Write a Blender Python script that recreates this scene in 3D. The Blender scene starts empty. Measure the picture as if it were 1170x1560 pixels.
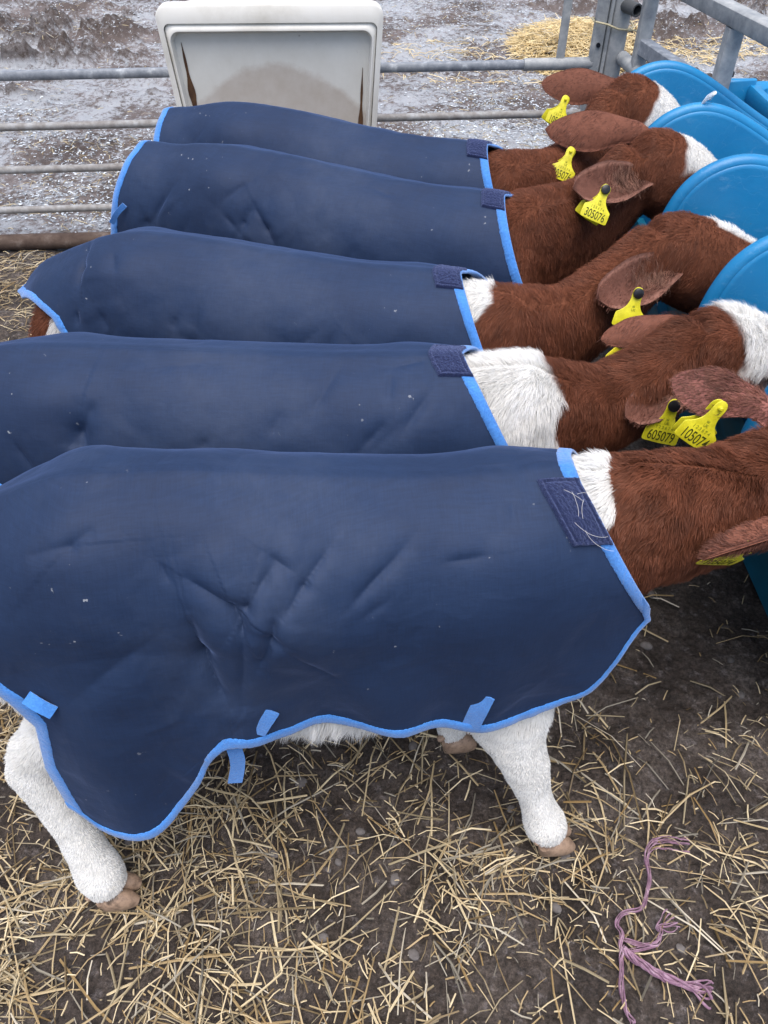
import bpy, math, random
import numpy as np
from mathutils import Vector
rng = np.random.default_rng(7); random.seed(7)
R = math.radians
S = bpy.context.scene
COL = S.collection

# ---------------------------------------------------------------- camera, world, sun
CAMH = 1.5; PITCH = R(45); FPX = 1170.0
cd = bpy.data.cameras.new('camera'); cam = bpy.data.objects.new('camera', cd); COL.objects.link(cam)
cam.location = (0, 0, CAMH); cam.rotation_euler = (PITCH, 0, 0)
cd.sensor_fit = 'VERTICAL'; cd.sensor_height = 36; cd.lens = 36 * FPX / 1560; cd.clip_start = 0.05; cd.clip_end = 500
S.camera = cam
W = bpy.data.worlds.new('World'); S.world = W; W.use_nodes = True
SUN_EL, SUN_AZ = 79, 180        # azimuth measured from +y (away from the camera) towards +x
sk = W.node_tree.nodes.new('ShaderNodeTexSky'); sk.sky_type = 'NISHITA'; sk.sun_disc = False
sk.sun_elevation = R(SUN_EL); sk.sun_rotation = R(SUN_AZ); sk.dust_density = 4.0; sk.ozone_density = 1.0
bgn = W.node_tree.nodes['Background']; bgn.inputs[1].default_value = 0.15
W.node_tree.links.new(sk.outputs[0], bgn.inputs[0])
sl = bpy.data.lights.new('sun', 'SUN'); sl.energy = 2.1; sl.angle = R(65); sl.color = (1.0, .98, .95)
so = bpy.data.objects.new('sun', sl); COL.objects.link(so)
so.rotation_euler = (R(-(90 - SUN_EL)), 0, R(-SUN_AZ))
S.view_settings.view_transform = 'Standard'; S.view_settings.look = 'None'; S.view_settings.gamma = 1
S.view_settings.exposure = 0.58

# ---------------------------------------------------------------- helpers
def tag(o, label=None, cat=None, group=None, kind=None):
    if label: o['label'] = label
    if cat: o['category'] = cat
    if group: o['group'] = group
    if kind: o['kind'] = kind
    return o

def P(px, py, y=None, z=None):
    """a spot seen at a pixel of the reference, at world depth y or height z"""
    c, s = math.cos(PITCH), math.sin(PITCH)
    u = (px - 585) / FPX; v = (780 - py) / FPX
    d = np.array([u, s + v * c, -c + v * s])
    k = y / d[1] if y is not None else (z - CAMH) / d[2]
    return np.array([0, 0, CAMH]) + d * k

def PROJ(p):
    c, s = math.cos(PITCH), math.sin(PITCH)
    q = np.asarray(p, float) - np.array([0, 0, CAMH])
    dep = q[..., 1] * s - q[..., 2] * c
    v = (q[..., 1] * c + q[..., 2] * s) / dep
    return 585 + FPX * q[..., 0] / dep, 780 - FPX * v

def _h(ix, iy, iz, seed):
    n = (ix * 374761393 + iy * 668265263 + iz * 2147483647 + seed * 974634777) & 0xFFFFFFFF
    n = ((n ^ (n >> 13)) * 1274126177) & 0xFFFFFFFF
    return ((n ^ (n >> 16)) & 0xFFFF) / 65535.0

def vnoise(p, f=1.0, seed=0):
    q = np.asarray(p, float) * f
    i = np.floor(q).astype(np.int64); t = q - i; t = t * t * (3 - 2 * t)
    r = 0
    for a in (0, 1):
        for b in (0, 1):
            for c in (0, 1):
                w = (t[..., 0] if a else 1 - t[..., 0]) * (t[..., 1] if b else 1 - t[..., 1]) * (t[..., 2] if c else 1 - t[..., 2])
                r = r + w * _h(i[..., 0] + a, i[..., 1] + b, i[..., 2] + c, seed)
    return r * 2 - 1

def fbm(p, f=1.0, o=4, seed=0):
    r = 0; a = 1; s = 0
    for k in range(o):
        r = r + a * vnoise(p, f * 2 ** k, seed + k); s += a; a *= .5
    return r / s

def p3(x, y, z=0): return np.stack([x, y, np.broadcast_to(z, np.shape(x))], -1)
def sst(a, b, x):
    t = np.clip((x - a) / (b - a), 0, 1); return t * t * (3 - 2 * t)
def nrm(v): return v / (np.linalg.norm(v, axis=-1, keepdims=True) + 1e-12)

def mesh_np(name, V, faces, mat=None, parent=None, smooth=True, col=None, mats=None, midx=None):
    """faces: list of (n,k) int arrays"""
    m = bpy.data.meshes.new(name)
    V = np.ascontiguousarray(V, dtype=np.float32)
    faces = [np.asarray(f, dtype=np.int32) for f in faces if len(f)]
    loops = np.concatenate([f.ravel() for f in faces]).astype(np.int32)
    tot = np.concatenate([np.full(len(f), f.shape[1], np.int32) for f in faces])
    st = np.concatenate([[0], np.cumsum(tot)[:-1]]).astype(np.int32)
    m.vertices.add(len(V)); m.vertices.foreach_set('co', V.ravel())
    m.loops.add(len(loops)); m.loops.foreach_set('vertex_index', loops)
    m.polygons.add(len(tot)); m.polygons.foreach_set('loop_start', st); m.polygons.foreach_set('loop_total', tot)
    m.polygons.foreach_set('use_smooth', np.full(len(tot), smooth, bool))
    m.update(calc_edges=True)
    if col is not None:
        at = m.color_attributes.new('Col', 'FLOAT_COLOR', 'POINT')
        c4 = np.ones((len(V), 4), np.float32); c4[:, :3] = col
        at.data.foreach_set('color', c4.ravel())
    for mm in (mats or ([mat] if mat else [])): m.materials.append(mm)
    if midx is not None: m.polygons.foreach_set('material_index', np.asarray(midx, np.int32))
    o = bpy.data.objects.new(name, m); COL.objects.link(o)
    if parent is not None: o.parent = parent
    return o

def empty(name, loc, rz=0):
    o = bpy.data.objects.new(name, None); COL.objects.link(o)
    o.location = loc; o.rotation_euler = (0, 0, rz); o.empty_display_size = .1
    return o

class MB:
    """collects closed shapes into one mesh"""
    def __init__(s): s.V = []; s.F = []; s.n = 0
    def add(s, V, F):
        V = np.asarray(V, float); s.V.append(V)
        for f in F: s.F.append(tuple(int(i) + s.n for i in f))
        s.n += len(V); return s
    def loft(s, cs, up=(0, 0, 1), n=16, sq=2.0):
        """cs: list of (pos, rx, rz); elliptical closed loft"""
        C = np.array([c[0] for c in cs], float); T = nrm(np.gradient(C, axis=0)); up = np.array(up, float)
        V = []
        for k, c in enumerate(cs):
            sd = np.cross(T[k], up); sd /= np.linalg.norm(sd) + 1e-9; u = np.cross(sd, T[k])
            for j in range(n):
                a = 2 * math.pi * j / n; ca, sa = math.cos(a), math.sin(a)
                if sq != 2: ca = math.copysign(abs(ca) ** (2 / sq), ca); sa = math.copysign(abs(sa) ** (2 / sq), sa)
                V.append(C[k] + sd * c[1] * ca + u * c[2] * sa)
        m = len(cs); F = []
        for k in range(m - 1):
            for j in range(n):
                F.append((k * n + j, k * n + (j + 1) % n, (k + 1) * n + (j + 1) % n, (k + 1) * n + j))
        F.append(tuple(range(n))[::-1]); F.append(tuple((m - 1) * n + j for j in range(n)))
        return s.add(V, F)
    def tube(s, pts, r, n=10):
        pts = [np.array(p, float) for p in pts]
        up = (0, 0, 1) if abs((pts[-1] - pts[0])[2]) < .8 * np.linalg.norm(pts[-1] - pts[0]) else (0.01, 1, 0)
        rr = r if hasattr(r, '__len__') else [r] * len(pts)
        return s.loft([(p, q, q) for p, q in zip(pts, rr)], up=up, n=n)
    def bar(s, a, b, w, h, up=(0, 0, 1), bev=.004):
        """square section bar from a to b, w sideways, h along up, bevelled along its edges"""
        a = np.array(a, float); b = np.array(b, float); t = nrm(b - a); up = np.array(up, float)
        sd = nrm(np.cross(t, up)); u = np.cross(sd, t); w /= 2; h /= 2; e = min(bev, w * .4, h * .4)
        sec = [(w, h - e), (w - e, h), (-w + e, h), (-w, h - e), (-w, -h + e), (-w + e, -h), (w - e, -h), (w, -h + e)]
        V = [a + sd * x + u * y for x, y in sec] + [b + sd * x + u * y for x, y in sec]
        F = [(j, (j + 1) % 8, 8 + (j + 1) % 8, 8 + j) for j in range(8)] + [tuple(range(8))[::-1], tuple(range(8, 16))]
        return s.add(V, F)
    def prism(s, outline, ax, ay, o, thick, bev=0):
        """closed outline [(u,v)] in plane ax, ay at origin o, extruded both ways along the normal; bev rounds the rim"""
        ax = np.array(ax, float); ay = np.array(ay, float); n = np.cross(ax, ay); o = np.array(o, float)
        U = np.array(outline, float); m = len(U)
        d = np.roll(U, -1, 0) - np.roll(U, 1, 0); nn = nrm(np.stack([d[:, 1], -d[:, 0]], 1))
        area = np.sum(U[:, 0] * np.roll(U[:, 1], -1) - np.roll(U[:, 0], -1) * U[:, 1])
        if area < 0: nn = -nn
        V = []; lay = []
        if bev:
            for a in (-90, -60, -30, 0, 30, 60, 90)[0:7]:
                lay.append((bev * (math.cos(R(a)) - 1), math.copysign(thick / 2 - bev, a) + bev * math.sin(R(a)) if a else 0))
        else: lay = [(0, -thick / 2), (0, thick / 2)]
        for off, hh in lay:
            for k in range(m): q = U[k] + nn[k] * off; V.append(o + ax * q[0] + ay * q[1] + n * hh)
        F = []
        for l in range(len(lay) - 1):
            for k in range(m): F.append((l * m + k, l * m + (k + 1) % m, (l + 1) * m + (k + 1) % m, (l + 1) * m + k))
        F.append(tuple(range(m))[::-1]); F.append(tuple((len(lay) - 1) * m + k for k in range(m)))
        return s.add(V, F)
    def build(s, name, mat, parent=None, smooth=True, M=None, bevel=0):
        V = np.concatenate(s.V)
        if M is not None: V = M(V)
        m = bpy.data.meshes.new(name); m.from_pydata(V.tolist(), [], s.F); m.update()
        m.polygons.foreach_set('use_smooth', [smooth] * len(m.polygons))
        if mat: m.materials.append(mat)
        o = bpy.data.objects.new(name, m); COL.objects.link(o)
        if parent is not None: o.parent = parent
        if smooth: 
            try: m.set_sharp_from_angle(angle=R(45))
            except Exception: pass
        if bevel:
            b = o.modifiers.new('bevel', 'BEVEL'); b.width = bevel; b.segments = 3; b.limit_method = 'ANGLE'
        return o

# ---------------------------------------------------------------- materials
def newmat(name, rough=.6, spec=.5, base=None, metal=0):
    m = bpy.data.materials.new(name); m.use_nodes = True
    b = m.node_tree.nodes['Principled BSDF']
    b.inputs['Roughness'].default_value = rough; b.inputs['Specular IOR Level'].default_value = spec; b.inputs['Metallic'].default_value = metal
    if base: b.inputs['Base Color'].default_value = (*base, 1)
    return m, m.node_tree.nodes, m.node_tree.links, b

def noise(N, L, scale, detail=5, rough=.6, coord='Object', vec=None, sc=None):
    if vec is None:
        tc = N.new('ShaderNodeTexCoord'); vec = tc.outputs[coord]
    if sc:
        mp = N.new('ShaderNodeMapping'); mp.inputs['Scale'].default_value = sc; L.new(vec, mp.inputs[0]); vec = mp.outputs[0]
    n = N.new('ShaderNodeTexNoise'); n.inputs['Scale'].default_value = scale; n.inputs['Detail'].default_value = detail; n.inputs['Roughness'].default_value = rough
    L.new(vec, n.inputs['Vector']); return n

def ramp(N, L, src, stops):
    r = N.new('ShaderNodeValToRGB'); e = r.color_ramp.elements
    while len(e) < len(stops): e.new(.5)
    for k, (p, c) in enumerate(stops):
        e[k].position = p; e[k].color = (*c, 1) if hasattr(c, '__len__') else (c, c, c, 1)
    L.new(src, r.inputs[0]); return r

def mixc(N, L, fac, a, b, mode='MIX'):
    m = N.new('ShaderNodeMix'); m.data_type = 'RGBA'; m.blend_type = mode
    for s, v in ((0, fac), (6, a), (7, b)):
        if hasattr(v, 'links') or hasattr(v, 'is_linked'): L.new(v, m.inputs[s])
        else: m.inputs[s].default_value = v if s == 0 else (*v, 1)
    return m.outputs[2]

def bump(N, L, b, src, dist, strength=1.0):
    bp = N.new('ShaderNodeBump'); bp.inputs['Distance'].default_value = dist; bp.inputs['Strength'].default_value = strength
    L.new(src, bp.inputs['Height']); L.new(bp.outputs[0], b.inputs['Normal']); return bp

def mat_attr(name, rough=.6, spec=.25, noise_amt=0, sheen=0, nscale=60):
    m, N, L, b = newmat(name, rough, spec)
    a = N.new('ShaderNodeAttribute'); a.attribute_name = 'Col'
    out = a.outputs['Color']
    if noise_amt:
        n = noise(N, L, nscale); r = ramp(N, L, n.outputs[0], [(.3, 1 - noise_amt), (.7, 1.0)])
        out = mixc(N, L, 1.0, out, r.outputs[0], 'MULTIPLY')
    L.new(out, b.inputs['Base Color'])
    if sheen: b.inputs['Sheen Weight'].default_value = sheen
    return m

M_fur = mat_attr('calf_hair', .55, .22)
def add_translucent(m, f):
    N, L = m.node_tree.nodes, m.node_tree.links; b = N['Principled BSDF']; o = N['Material Output']
    a = [n for n in N if n.type == 'ATTRIBUTE'][0]; t = N.new('ShaderNodeBsdfTranslucent'); x = N.new('ShaderNodeMixShader'); x.inputs[0].default_value = f
    L.new(a.outputs['Color'], t.inputs[0]); L.new(b.outputs[0], x.inputs[1]); L.new(t.outputs[0], x.inputs[2]); L.new(x.outputs[0], o.inputs[0])
add_translucent(M_fur, .38)
M_skin = mat_attr('calf_hide', .8, .1, .3)
M_ear = mat_attr('ear_hide', .65, .2, .25, nscale=90)
M_straw = mat_attr('straw', .5, .4)

def make_cloth():
    m, N, L, b = newmat('navy_waterproof_cloth', .68, .28)
    n = noise(N, L, 5, 5, .55)
    r = ramp(N, L, n.outputs[0], [(.3, (.0100, .024, .066)), (.55, (.013, .031, .082)), (.8, (.018, .037, .090))])
    n2 = noise(N, L, 70, 3, .5); spots = ramp(N, L, n2.outputs[0], [(.72, 0), (.745, 1)])
    n3 = noise(N, L, 3.0, 2, .5); gate = ramp(N, L, n3.outputs[0], [(.55, 0), (.66, 1)])
    f = N.new('ShaderNodeMath'); f.operation = 'MULTIPLY'; L.new(spots.outputs[0], f.inputs[0]); L.new(gate.outputs[0], f.inputs[1])
    f2 = N.new('ShaderNodeMath'); f2.operation = 'MULTIPLY'; L.new(f.outputs[0], f2.inputs[0]); f2.inputs[1].default_value = .7
    c = mixc(N, L, f2.outputs[0], r.outputs[0], (.45, .47, .5))
    th1 = noise(N, L, 9, 2, .5, sc=(4, 4, 90)); th2 = noise(N, L, 9, 2, .5, sc=(90, 4, 4)); t1 = ramp(N, L, th1.outputs[0], [(.3, .84), (.7, 1.0)]); t2 = ramp(N, L, th2.outputs[0], [(.3, .84), (.7, 1.0)])
    c = mixc(N, L, 1.0, c, t1.outputs[0], 'MULTIPLY'); c = mixc(N, L, 1.0, c, t2.outputs[0], 'MULTIPLY')
    # faint dust smears
    n4 = noise(N, L, 2.2, 8, .7); d = ramp(N, L, n4.outputs[0], [(.52, 0), (.62, .07), (.75, .16)])
    c = mixc(N, L, d.outputs[0], c, (.12, .14, .19))
    L.new(c, b.inputs['Base Color'])
    n5 = noise(N, L, 26, 4, .55)
    n6 = noise(N, L, 700, 2, .5); b1 = N.new('ShaderNodeBump'); b1.inputs['Distance'].default_value = .0004; b1.inputs['Strength'].default_value = .35; L.new(n6.outputs[0], b1.inputs['Height'])
    bp = bump(N, L, b, n5.outputs[0], .003, .5); L.new(b1.outputs[0], bp.inputs['Normal'])
    b.inputs['Sheen Weight'].default_value = .38; b.inputs['Sheen Roughness'].default_value = .3
    b.inputs['Sheen Tint'].default_value = (.35, .5, 1, 1)
    return m
M_cloth = make_cloth(); M_cloth.node_tree.nodes['Principled BSDF'].inputs['Sheen Tint'].default_value = (.36, .52, 1, 1)

def make_trim():
    m, N, L, b = newmat('light_blue_binding_tape', .85, .2)
    n = noise(N, L, 300, 4, .7); r = ramp(N, L, n.outputs[0], [(.3, (.045, .19, .56)), (.7, (.075, .28, .70))])
    n2 = noise(N, L, 14, 4, .6); r2 = ramp(N, L, n2.outputs[0], [(.35, .8), (.65, 1.0)])
    c = mixc(N, L, 1.0, r.outputs[0], r2.outputs[0], 'MULTIPLY')
    L.new(c, b.inputs['Base Color']); bump(N, L, b, n.outputs[0], .002, .8)
    b.inputs['Sheen Weight'].default_value = .4
    return m
M_trim = make_trim()

def make_felt():
    m, N, L, b = newmat('navy_loop_felt', .95, .1)
    n = noise(N, L, 220, 6, .75); r = ramp(N, L, n.outputs[0], [(.3, (.008, .012, .040)), (.6, (.017, .024, .075)), (.8, (.04, .055, .12))])
    L.new(r.outputs[0], b.inputs['Base Color']); bump(N, L, b, n.outputs[0], .004, 1)
    b.inputs['Sheen Weight'].default_value = .5; b.inputs['Sheen Tint'].default_value = (.4, .5, .9, 1)
    return m
M_felt = make_felt()

M_tag, N_, L_, B_ = newmat('yellow_ear_tag_plastic', .35, .5)
_n = noise(N_, L_, 60, 4); _r = ramp(N_, L_, _n.outputs[0], [(.35, (.52, .47, .014)), (.65, (.72, .66, .03))]); L_.new(_r.outputs[0], B_.inputs['Base Color'])
B_.inputs['Subsurface Weight'].default_value = .1; B_.inputs['Subsurface Radius'].default_value = (.01, .01, .003)
M_ink = newmat('tag_ink', .6, .3, (.05, .055, .005))[0]
M_inkf = newmat('tag_ink_faint', .6, .3, (.28, .29, .015))[0]
M_black = newmat('black_stud', .3, .5, (.01, .01, .012))[0]
M_whair = newmat('white_hair', .5, .3, (.7, .7, .7))[0]
M_eye = newmat('calf_eye', .08, .6, (.012, .008, .007))[0]
def noisemat(name, stops, scale, rough, spec=.4, metal=0, bd=0, bs=.5, sc=None, detail=6):
    m, N, L, b = newmat(name, rough, spec, metal=metal)
    n = noise(N, L, scale, detail, .65, sc=sc); r = ramp(N, L, n.outputs[0], stops); L.new(r.outputs[0], b.inputs['Base Color'])
    if bd: bump(N, L, b, n.outputs[0], bd, bs)
    return m
M_hoof = noisemat('hoof_horn', [(.3, (.15, .10, .07)), (.52, (.36, .245, .17)), (.70, (.08, .055, .04))], 40, .5, bd=.002)
M_galv = noisemat('galvanised_steel', [(.3, (.23, .245, .26)), (.5, (.34, .355, .36)), (.62, (.43, .435, .43)), (.75, (.52, .52, .51))], 22, .6, .4, .1, .001, .4)
M_galvd = noisemat('dull_galvanised_steel', [(.3, (.16, .18, .21)), (.55, (.27, .29, .32)), (.72, (.52, .55, .58))], 30, .6, .4, .1, .001, .4)
M_frost = noisemat('mud_splashed_steel_rail', [(.3, (.20, .18, .17)), (.5, (.30, .29, .28)), (.7, (.44, .45, .46))], 26, .7, .3, .1, .002, .5)
M_muddy = noisemat('mud_coated_pole', [(.3, (.055, .035, .028)), (.55, (.10, .07, .055)), (.8, (.22, .18, .16))], 18, .8, .3, 0, .006, .8)
M_string = noisemat('pale_string', [(.3, (.35, .30, .18)), (.7, (.6, .55, .38))], 200, .8)
M_purple = noisemat('purple_twine', [(.25, (.10, .05, .075)), (.5, (.25, .135, .20)), (.75, (.44, .31, .38))], 55, .5, .5, bd=.001, detail=8)
M_clear = newmat('clear_tie', .15, .6, (.7, .75, .8))[0]; M_clear.node_tree.nodes['Principled BSDF'].inputs['Transmission Weight'].default_value = .6

def make_blue():
    m, N, L, b = newmat('blue_moulded_plastic', .38, .5)
    n = noise(N, L, 3, 6, .6); r = ramp(N, L, n.outputs[0], [(.3, (.008, .165, .38)), (.7, (.013, .24, .50))])
    n2 = noise(N, L, 9, 10, .75, sc=(1, 1, 2.5)); s = ramp(N, L, n2.outputs[0], [(.58, 0), (.74, .45)])
    c = mixc(N, L, s.outputs[0], r.outputs[0], (.22, .42, .62))
    n3 = noise(N, L, 12, 8, .7); s3 = ramp(N, L, n3.outputs[0], [(.66, 0), (.72, .5)])
    c = mixc(N, L, s3.outputs[0], c, (.12, .11, .09))
    w = N.new('ShaderNodeTexVoronoi'); w.feature = 'DISTANCE_TO_EDGE'; w.inputs['Scale'].default_value = 7
    tc = N.new('ShaderNodeTexCoord'); nn = noise(N, L, 4, 4); 
    vm = N.new('ShaderNodeVectorMath'); vm.operation = 'ADD'; L.new(tc.outputs['Object'], vm.inputs[0]); L.new(nn.outputs[1], vm.inputs[1]); L.new(vm.outputs[0], w.inputs[0])
    sc = ramp(N, L, w.outputs['Distance'], [(0, .16), (.010, 0)])
    c = mixc(N, L, sc.outputs[0], c, (.25, .48, .68))
    L.new(c, b.inputs['Base Color'])
    rr = ramp(N, L, n2.outputs[0], [(.4, .32), (.7, .55)]); L.new(rr.outputs[0], b.inputs['Roughness'])
    bump(N, L, b, n2.outputs[0], .002, .4)
    return m
M_blue = make_blue()
M_teal = noisemat('stained_blue_plastic', [(.3, (.004, .10, .17)), (.55, (.006, .15, .26)), (.75, (.03, .13, .14))], 5, .45, .4, bd=.002)

def make_tubmat():
    m, N, L, b = newmat('white_tub_plastic', .45, .45)
    n = noise(N, L, 3, 8, .65); r = ramp(N, L, n.outputs[0], [(.3, (.60, .57, .50)), (.5, (.78, .76, .70)), (.75, (.84, .83, .79))])
    n2 = noise(N, L, 10, 6, .7); s = ramp(N, L, n2.outputs[0], [(.66, 0), (.78, .8)])
    c = mixc(N, L, s.outputs[0], r.outputs[0], (.22, .15, .09))
    L.new(c, b.inputs['Base Color']); bump(N, L, b, n2.outputs[0], .002, .3)
    return m
M_tub = make_tubmat()
def make_panelmat():
    m, N, L, b = newmat('dirty_tub_panel', .6, .35)
    tc = N.new('ShaderNodeTexCoord'); sx = N.new('ShaderNodeSeparateXYZ'); L.new(tc.outputs['Object'], sx.inputs[0])
    n = noise(N, L, 4, 8, .7)
    # stain rising to an arch in the middle: z + noise vs x
    mx = N.new('ShaderNodeMath'); mx.operation = 'MULTIPLY'; L.new(sx.outputs[0], mx.inputs[0]); L.new(sx.outputs[0], mx.inputs[1])
    a = N.new('ShaderNodeMath'); a.operation = 'MULTIPLY_ADD'; L.new(mx.outputs[0], a.inputs[0]); a.inputs[1].default_value = 1.6; L.new(sx.outputs[2], a.inputs[2])
    a2 = N.new('ShaderNodeMath'); a2.operation = 'MULTIPLY_ADD'; L.new(n.outputs[0], a2.inputs[0]); a2.inputs[1].default_value = .10; L.new(a.outputs[0], a2.inputs[2])
    st = ramp(N, L, a2.outputs[0], [(.765, 1), (.79, 0)])
    n2 = noise(N, L, 6, 8, .7); rc = ramp(N, L, n2.outputs[0], [(.3, (.46, .40, .33)), (.7, (.60, .56, .51))])
    base = ramp(N, L, n.outputs[0], [(.3, (.62, .60, .54)), (.7, (.74, .73, .68))])
    c = mixc(N, L, st.outputs[0], base.outputs[0], rc.outputs[0])
    n3 = noise(N, L, 14, 6, .7); s3 = ramp(N, L, n3.outputs[0], [(.68, 0), (.74, .8)])
    c = mixc(N, L, s3.outputs[0], c, (.13, .09, .055))
    L.new(c, b.inputs['Base Color']); return m
M_panel = make_panelmat()
M_rust = noisemat('brown_stain', [(.3, (.035, .015, .008)), (.7, (.13, .065, .03))], 25, .8)

# ---------------------------------------------------------------- ground
FY = lambda x: 3.065 + (x + 1.39) * .072          # line of the gate on the ground
def axis(fine0, fine1, step, far):
    a = list(np.arange(fine0, fine1 + 1e-6, step)); s = step; lo = [fine0]; hi = [fine1]
    while hi[-1] < far: s *= 1.35; hi.append(hi[-1] + s)
    s = step
    while lo[-1] > -far: s *= 1.35; lo.append(lo[-1] - s)
    return np.array(lo[:0:-1] + a + hi[1:])
def ground_h(x, y):
    q = p3(x, y)
    near = fbm(q, 9, 5, 3) * .014 + np.abs(fbm(q, 24, 4, 9)) * .014 + np.maximum(fbm(q, 60, 3, 41) - .1, 0) * .012
    wf = sst(0, .5, y - FY(x))
    bumpy = .35 + .65 * sst(-.1, .35, fbm(q, .7, 2, 31)) 
    lump = np.maximum(fbm(q * np.array([1, 1.25, 1]), 7.5, 5, 17) - .03, 0) * .22 * bumpy
    zone = sst(4.5, 5.3, y) * (sst(-.9, -1.5, x) + sst(.9, 1.8, x) * .7 + .12)
    far_ = fbm(q, 12, 4, 23) * .016 + lump * zone + fbm(q, 2, 2, 5) * .03
    h = near * (1 - wf) + far_ * wf
    d = np.sqrt((x / 40) ** 2 + (y / 40) ** 2)
    return h * (1 - sst(.2, .6, d))
gx = axis(-4.2, 4.6, .022, 120); gy = axis(.0, 8.6, .022, 120)
def refine(a, lo, hi):
    m = (a[:-1] + a[1:]) / 2; return np.sort(np.concatenate([a, m[(m > lo) & (m < hi)]]))
gx = refine(gx, -1.15, 1.25); gy = refine(gy, 0, 1.5)
gx = refine(gx, -1.1, 1.2); gy = refine(gy, 0.05, 1.1)
GX, GY = np.meshgrid(gx, gy)
GV = p3(GX, GY, 0); GV[..., 2] = ground_h(GX, GY)
nx, ny = len(gx), len(gy)
I = np.arange(nx * ny).reshape(ny, nx)
GF = np.stack([I[:-1, :-1], I[:-1, 1:], I[1:, 1:], I[1:, :-1]], -1).reshape(-1, 4)
def make_ground():
    m, N, L, b = newmat('mud_and_frost', .75, .35)
    tc = N.new('ShaderNodeTexCoord'); sx = N.new('ShaderNodeSeparateXYZ'); L.new(tc.outputs['Object'], sx.inputs[0])
    n = noise(N, L, 7, 10, .65)
    near = ramp(N, L, n.outputs[0], [(.30, (.022, .016, .013)), (.5, (.070, .054, .045)), (.70, (.15, .125, .11))])
    sp = noise(N, L, 30, 8, .8); spr = ramp(N, L, sp.outputs[0], [(.54, 0), (.70, .8)])
    nearc = mixc(N, L, spr.outputs[0], near.outputs[0], (.24, .215, .215))
    hf = noise(N, L, 110, 8, .85); hr = ramp(N, L, hf.outputs[0], [(.36, .25), (.5, 1.0), (.62, 1.9)])
    nearc = mixc(N, L, 1.0, nearc, hr.outputs[0], 'MULTIPLY')
    hq_ = noise(N, L, 75, 6, .8); hs_ = ramp(N, L, hq_.outputs[0], [(.66, 0), (.72, .7)]); nearc = mixc(N, L, hs_.outputs[0], nearc, (.30, .27, .26))
    # yard beyond the gate: lilac grey frosted mud
    f1 = noise(N, L, 2.2, 8, .7); far = ramp(N, L, f1.outputs[0], [(.34, (.050, .035, .029)), (.5, (.12, .094, .085)), (.66, (.21, .18, .175))])
    fr = noise(N, L, 26, 9, .8); fr2 = noise(N, L, 1.3, 4, .6)
    ad = N.new('ShaderNodeMath'); ad.operation = 'MULTIPLY_ADD'; L.new(fr2.outputs[0], ad.inputs[0]); ad.inputs[1].default_value = .85; L.new(fr.outputs[0], ad.inputs[2])
    frr = ramp(N, L, ad.outputs[0], [(.88, 0), (1.04, .75)])
    farc = mixc(N, L, frr.outputs[0], far.outputs[0], (.46, .49, .53))
    # boundary along the gate, broken by noise
    my = N.new('ShaderNodeMath'); my.operation = 'MULTIPLY_ADD'; L.new(sx.outputs[0], my.inputs[0]); my.inputs[1].default_value = -.072; L.new(sx.outputs[1], my.inputs[2])
    mz = N.new('ShaderNodeMath'); mz.operation = 'MULTIPLY_ADD'; L.new(n.outputs[0], mz.inputs[0]); mz.inputs[1].default_value = .5; L.new(my.outputs[0], mz.inputs[2])
    mr = N.new('ShaderNodeMapRange'); mr.inputs[1].default_value = 3.30; mr.inputs[2].default_value = 3.55; L.new(mz.outputs[0], mr.inputs[0])
    c = mixc(N, L, mr.outputs[0], nearc, farc)
    # lumps of bare mud: where the sheet is high
    mh = N.new('ShaderNodeMapRange'); mh.inputs[1].default_value = .025; mh.inputs[2].default_value = .06; L.new(sx.outputs[2], mh.inputs[0])
    mh2 = N.new('ShaderNodeMath'); mh2.operation = 'MULTIPLY'; L.new(mh.outputs[0], mh2.inputs[0]); mh2.inputs[1].default_value = .8
    lr = ramp(N, L, fr.outputs[0], [(.35, (.035, .024, .020)), (.56, (.085, .062, .052)), (.66, (.45, .48, .52))])
    c = mixc(N, L, mh2.outputs[0], c, lr.outputs[0])
    L.new(c, b.inputs['Base Color'])
    rr = ramp(N, L, n.outputs[0], [(.3, .5), (.7, .85)]); L.new(rr.outputs[0], b.inputs['Roughness'])
    b1 = N.new('ShaderNodeBump'); b1.inputs['Distance'].default_value = .012; L.new(sp.outputs[0], b1.inputs['Height'])
    b2 = N.new('ShaderNodeBump'); b2.inputs['Distance'].default_value = .005; L.new(hf.outputs[0], b2.inputs['Height']); L.new(b1.outputs[0], b2.inputs['Normal'])
    bp = bump(N, L, b, n.outputs[0], .02, .8); L.new(b2.outputs[0], bp.inputs['Normal'])
    return m
go = mesh_np('ground', GV.reshape(-1, 3), [GF], make_ground())
tag(go, kind='structure')

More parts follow.
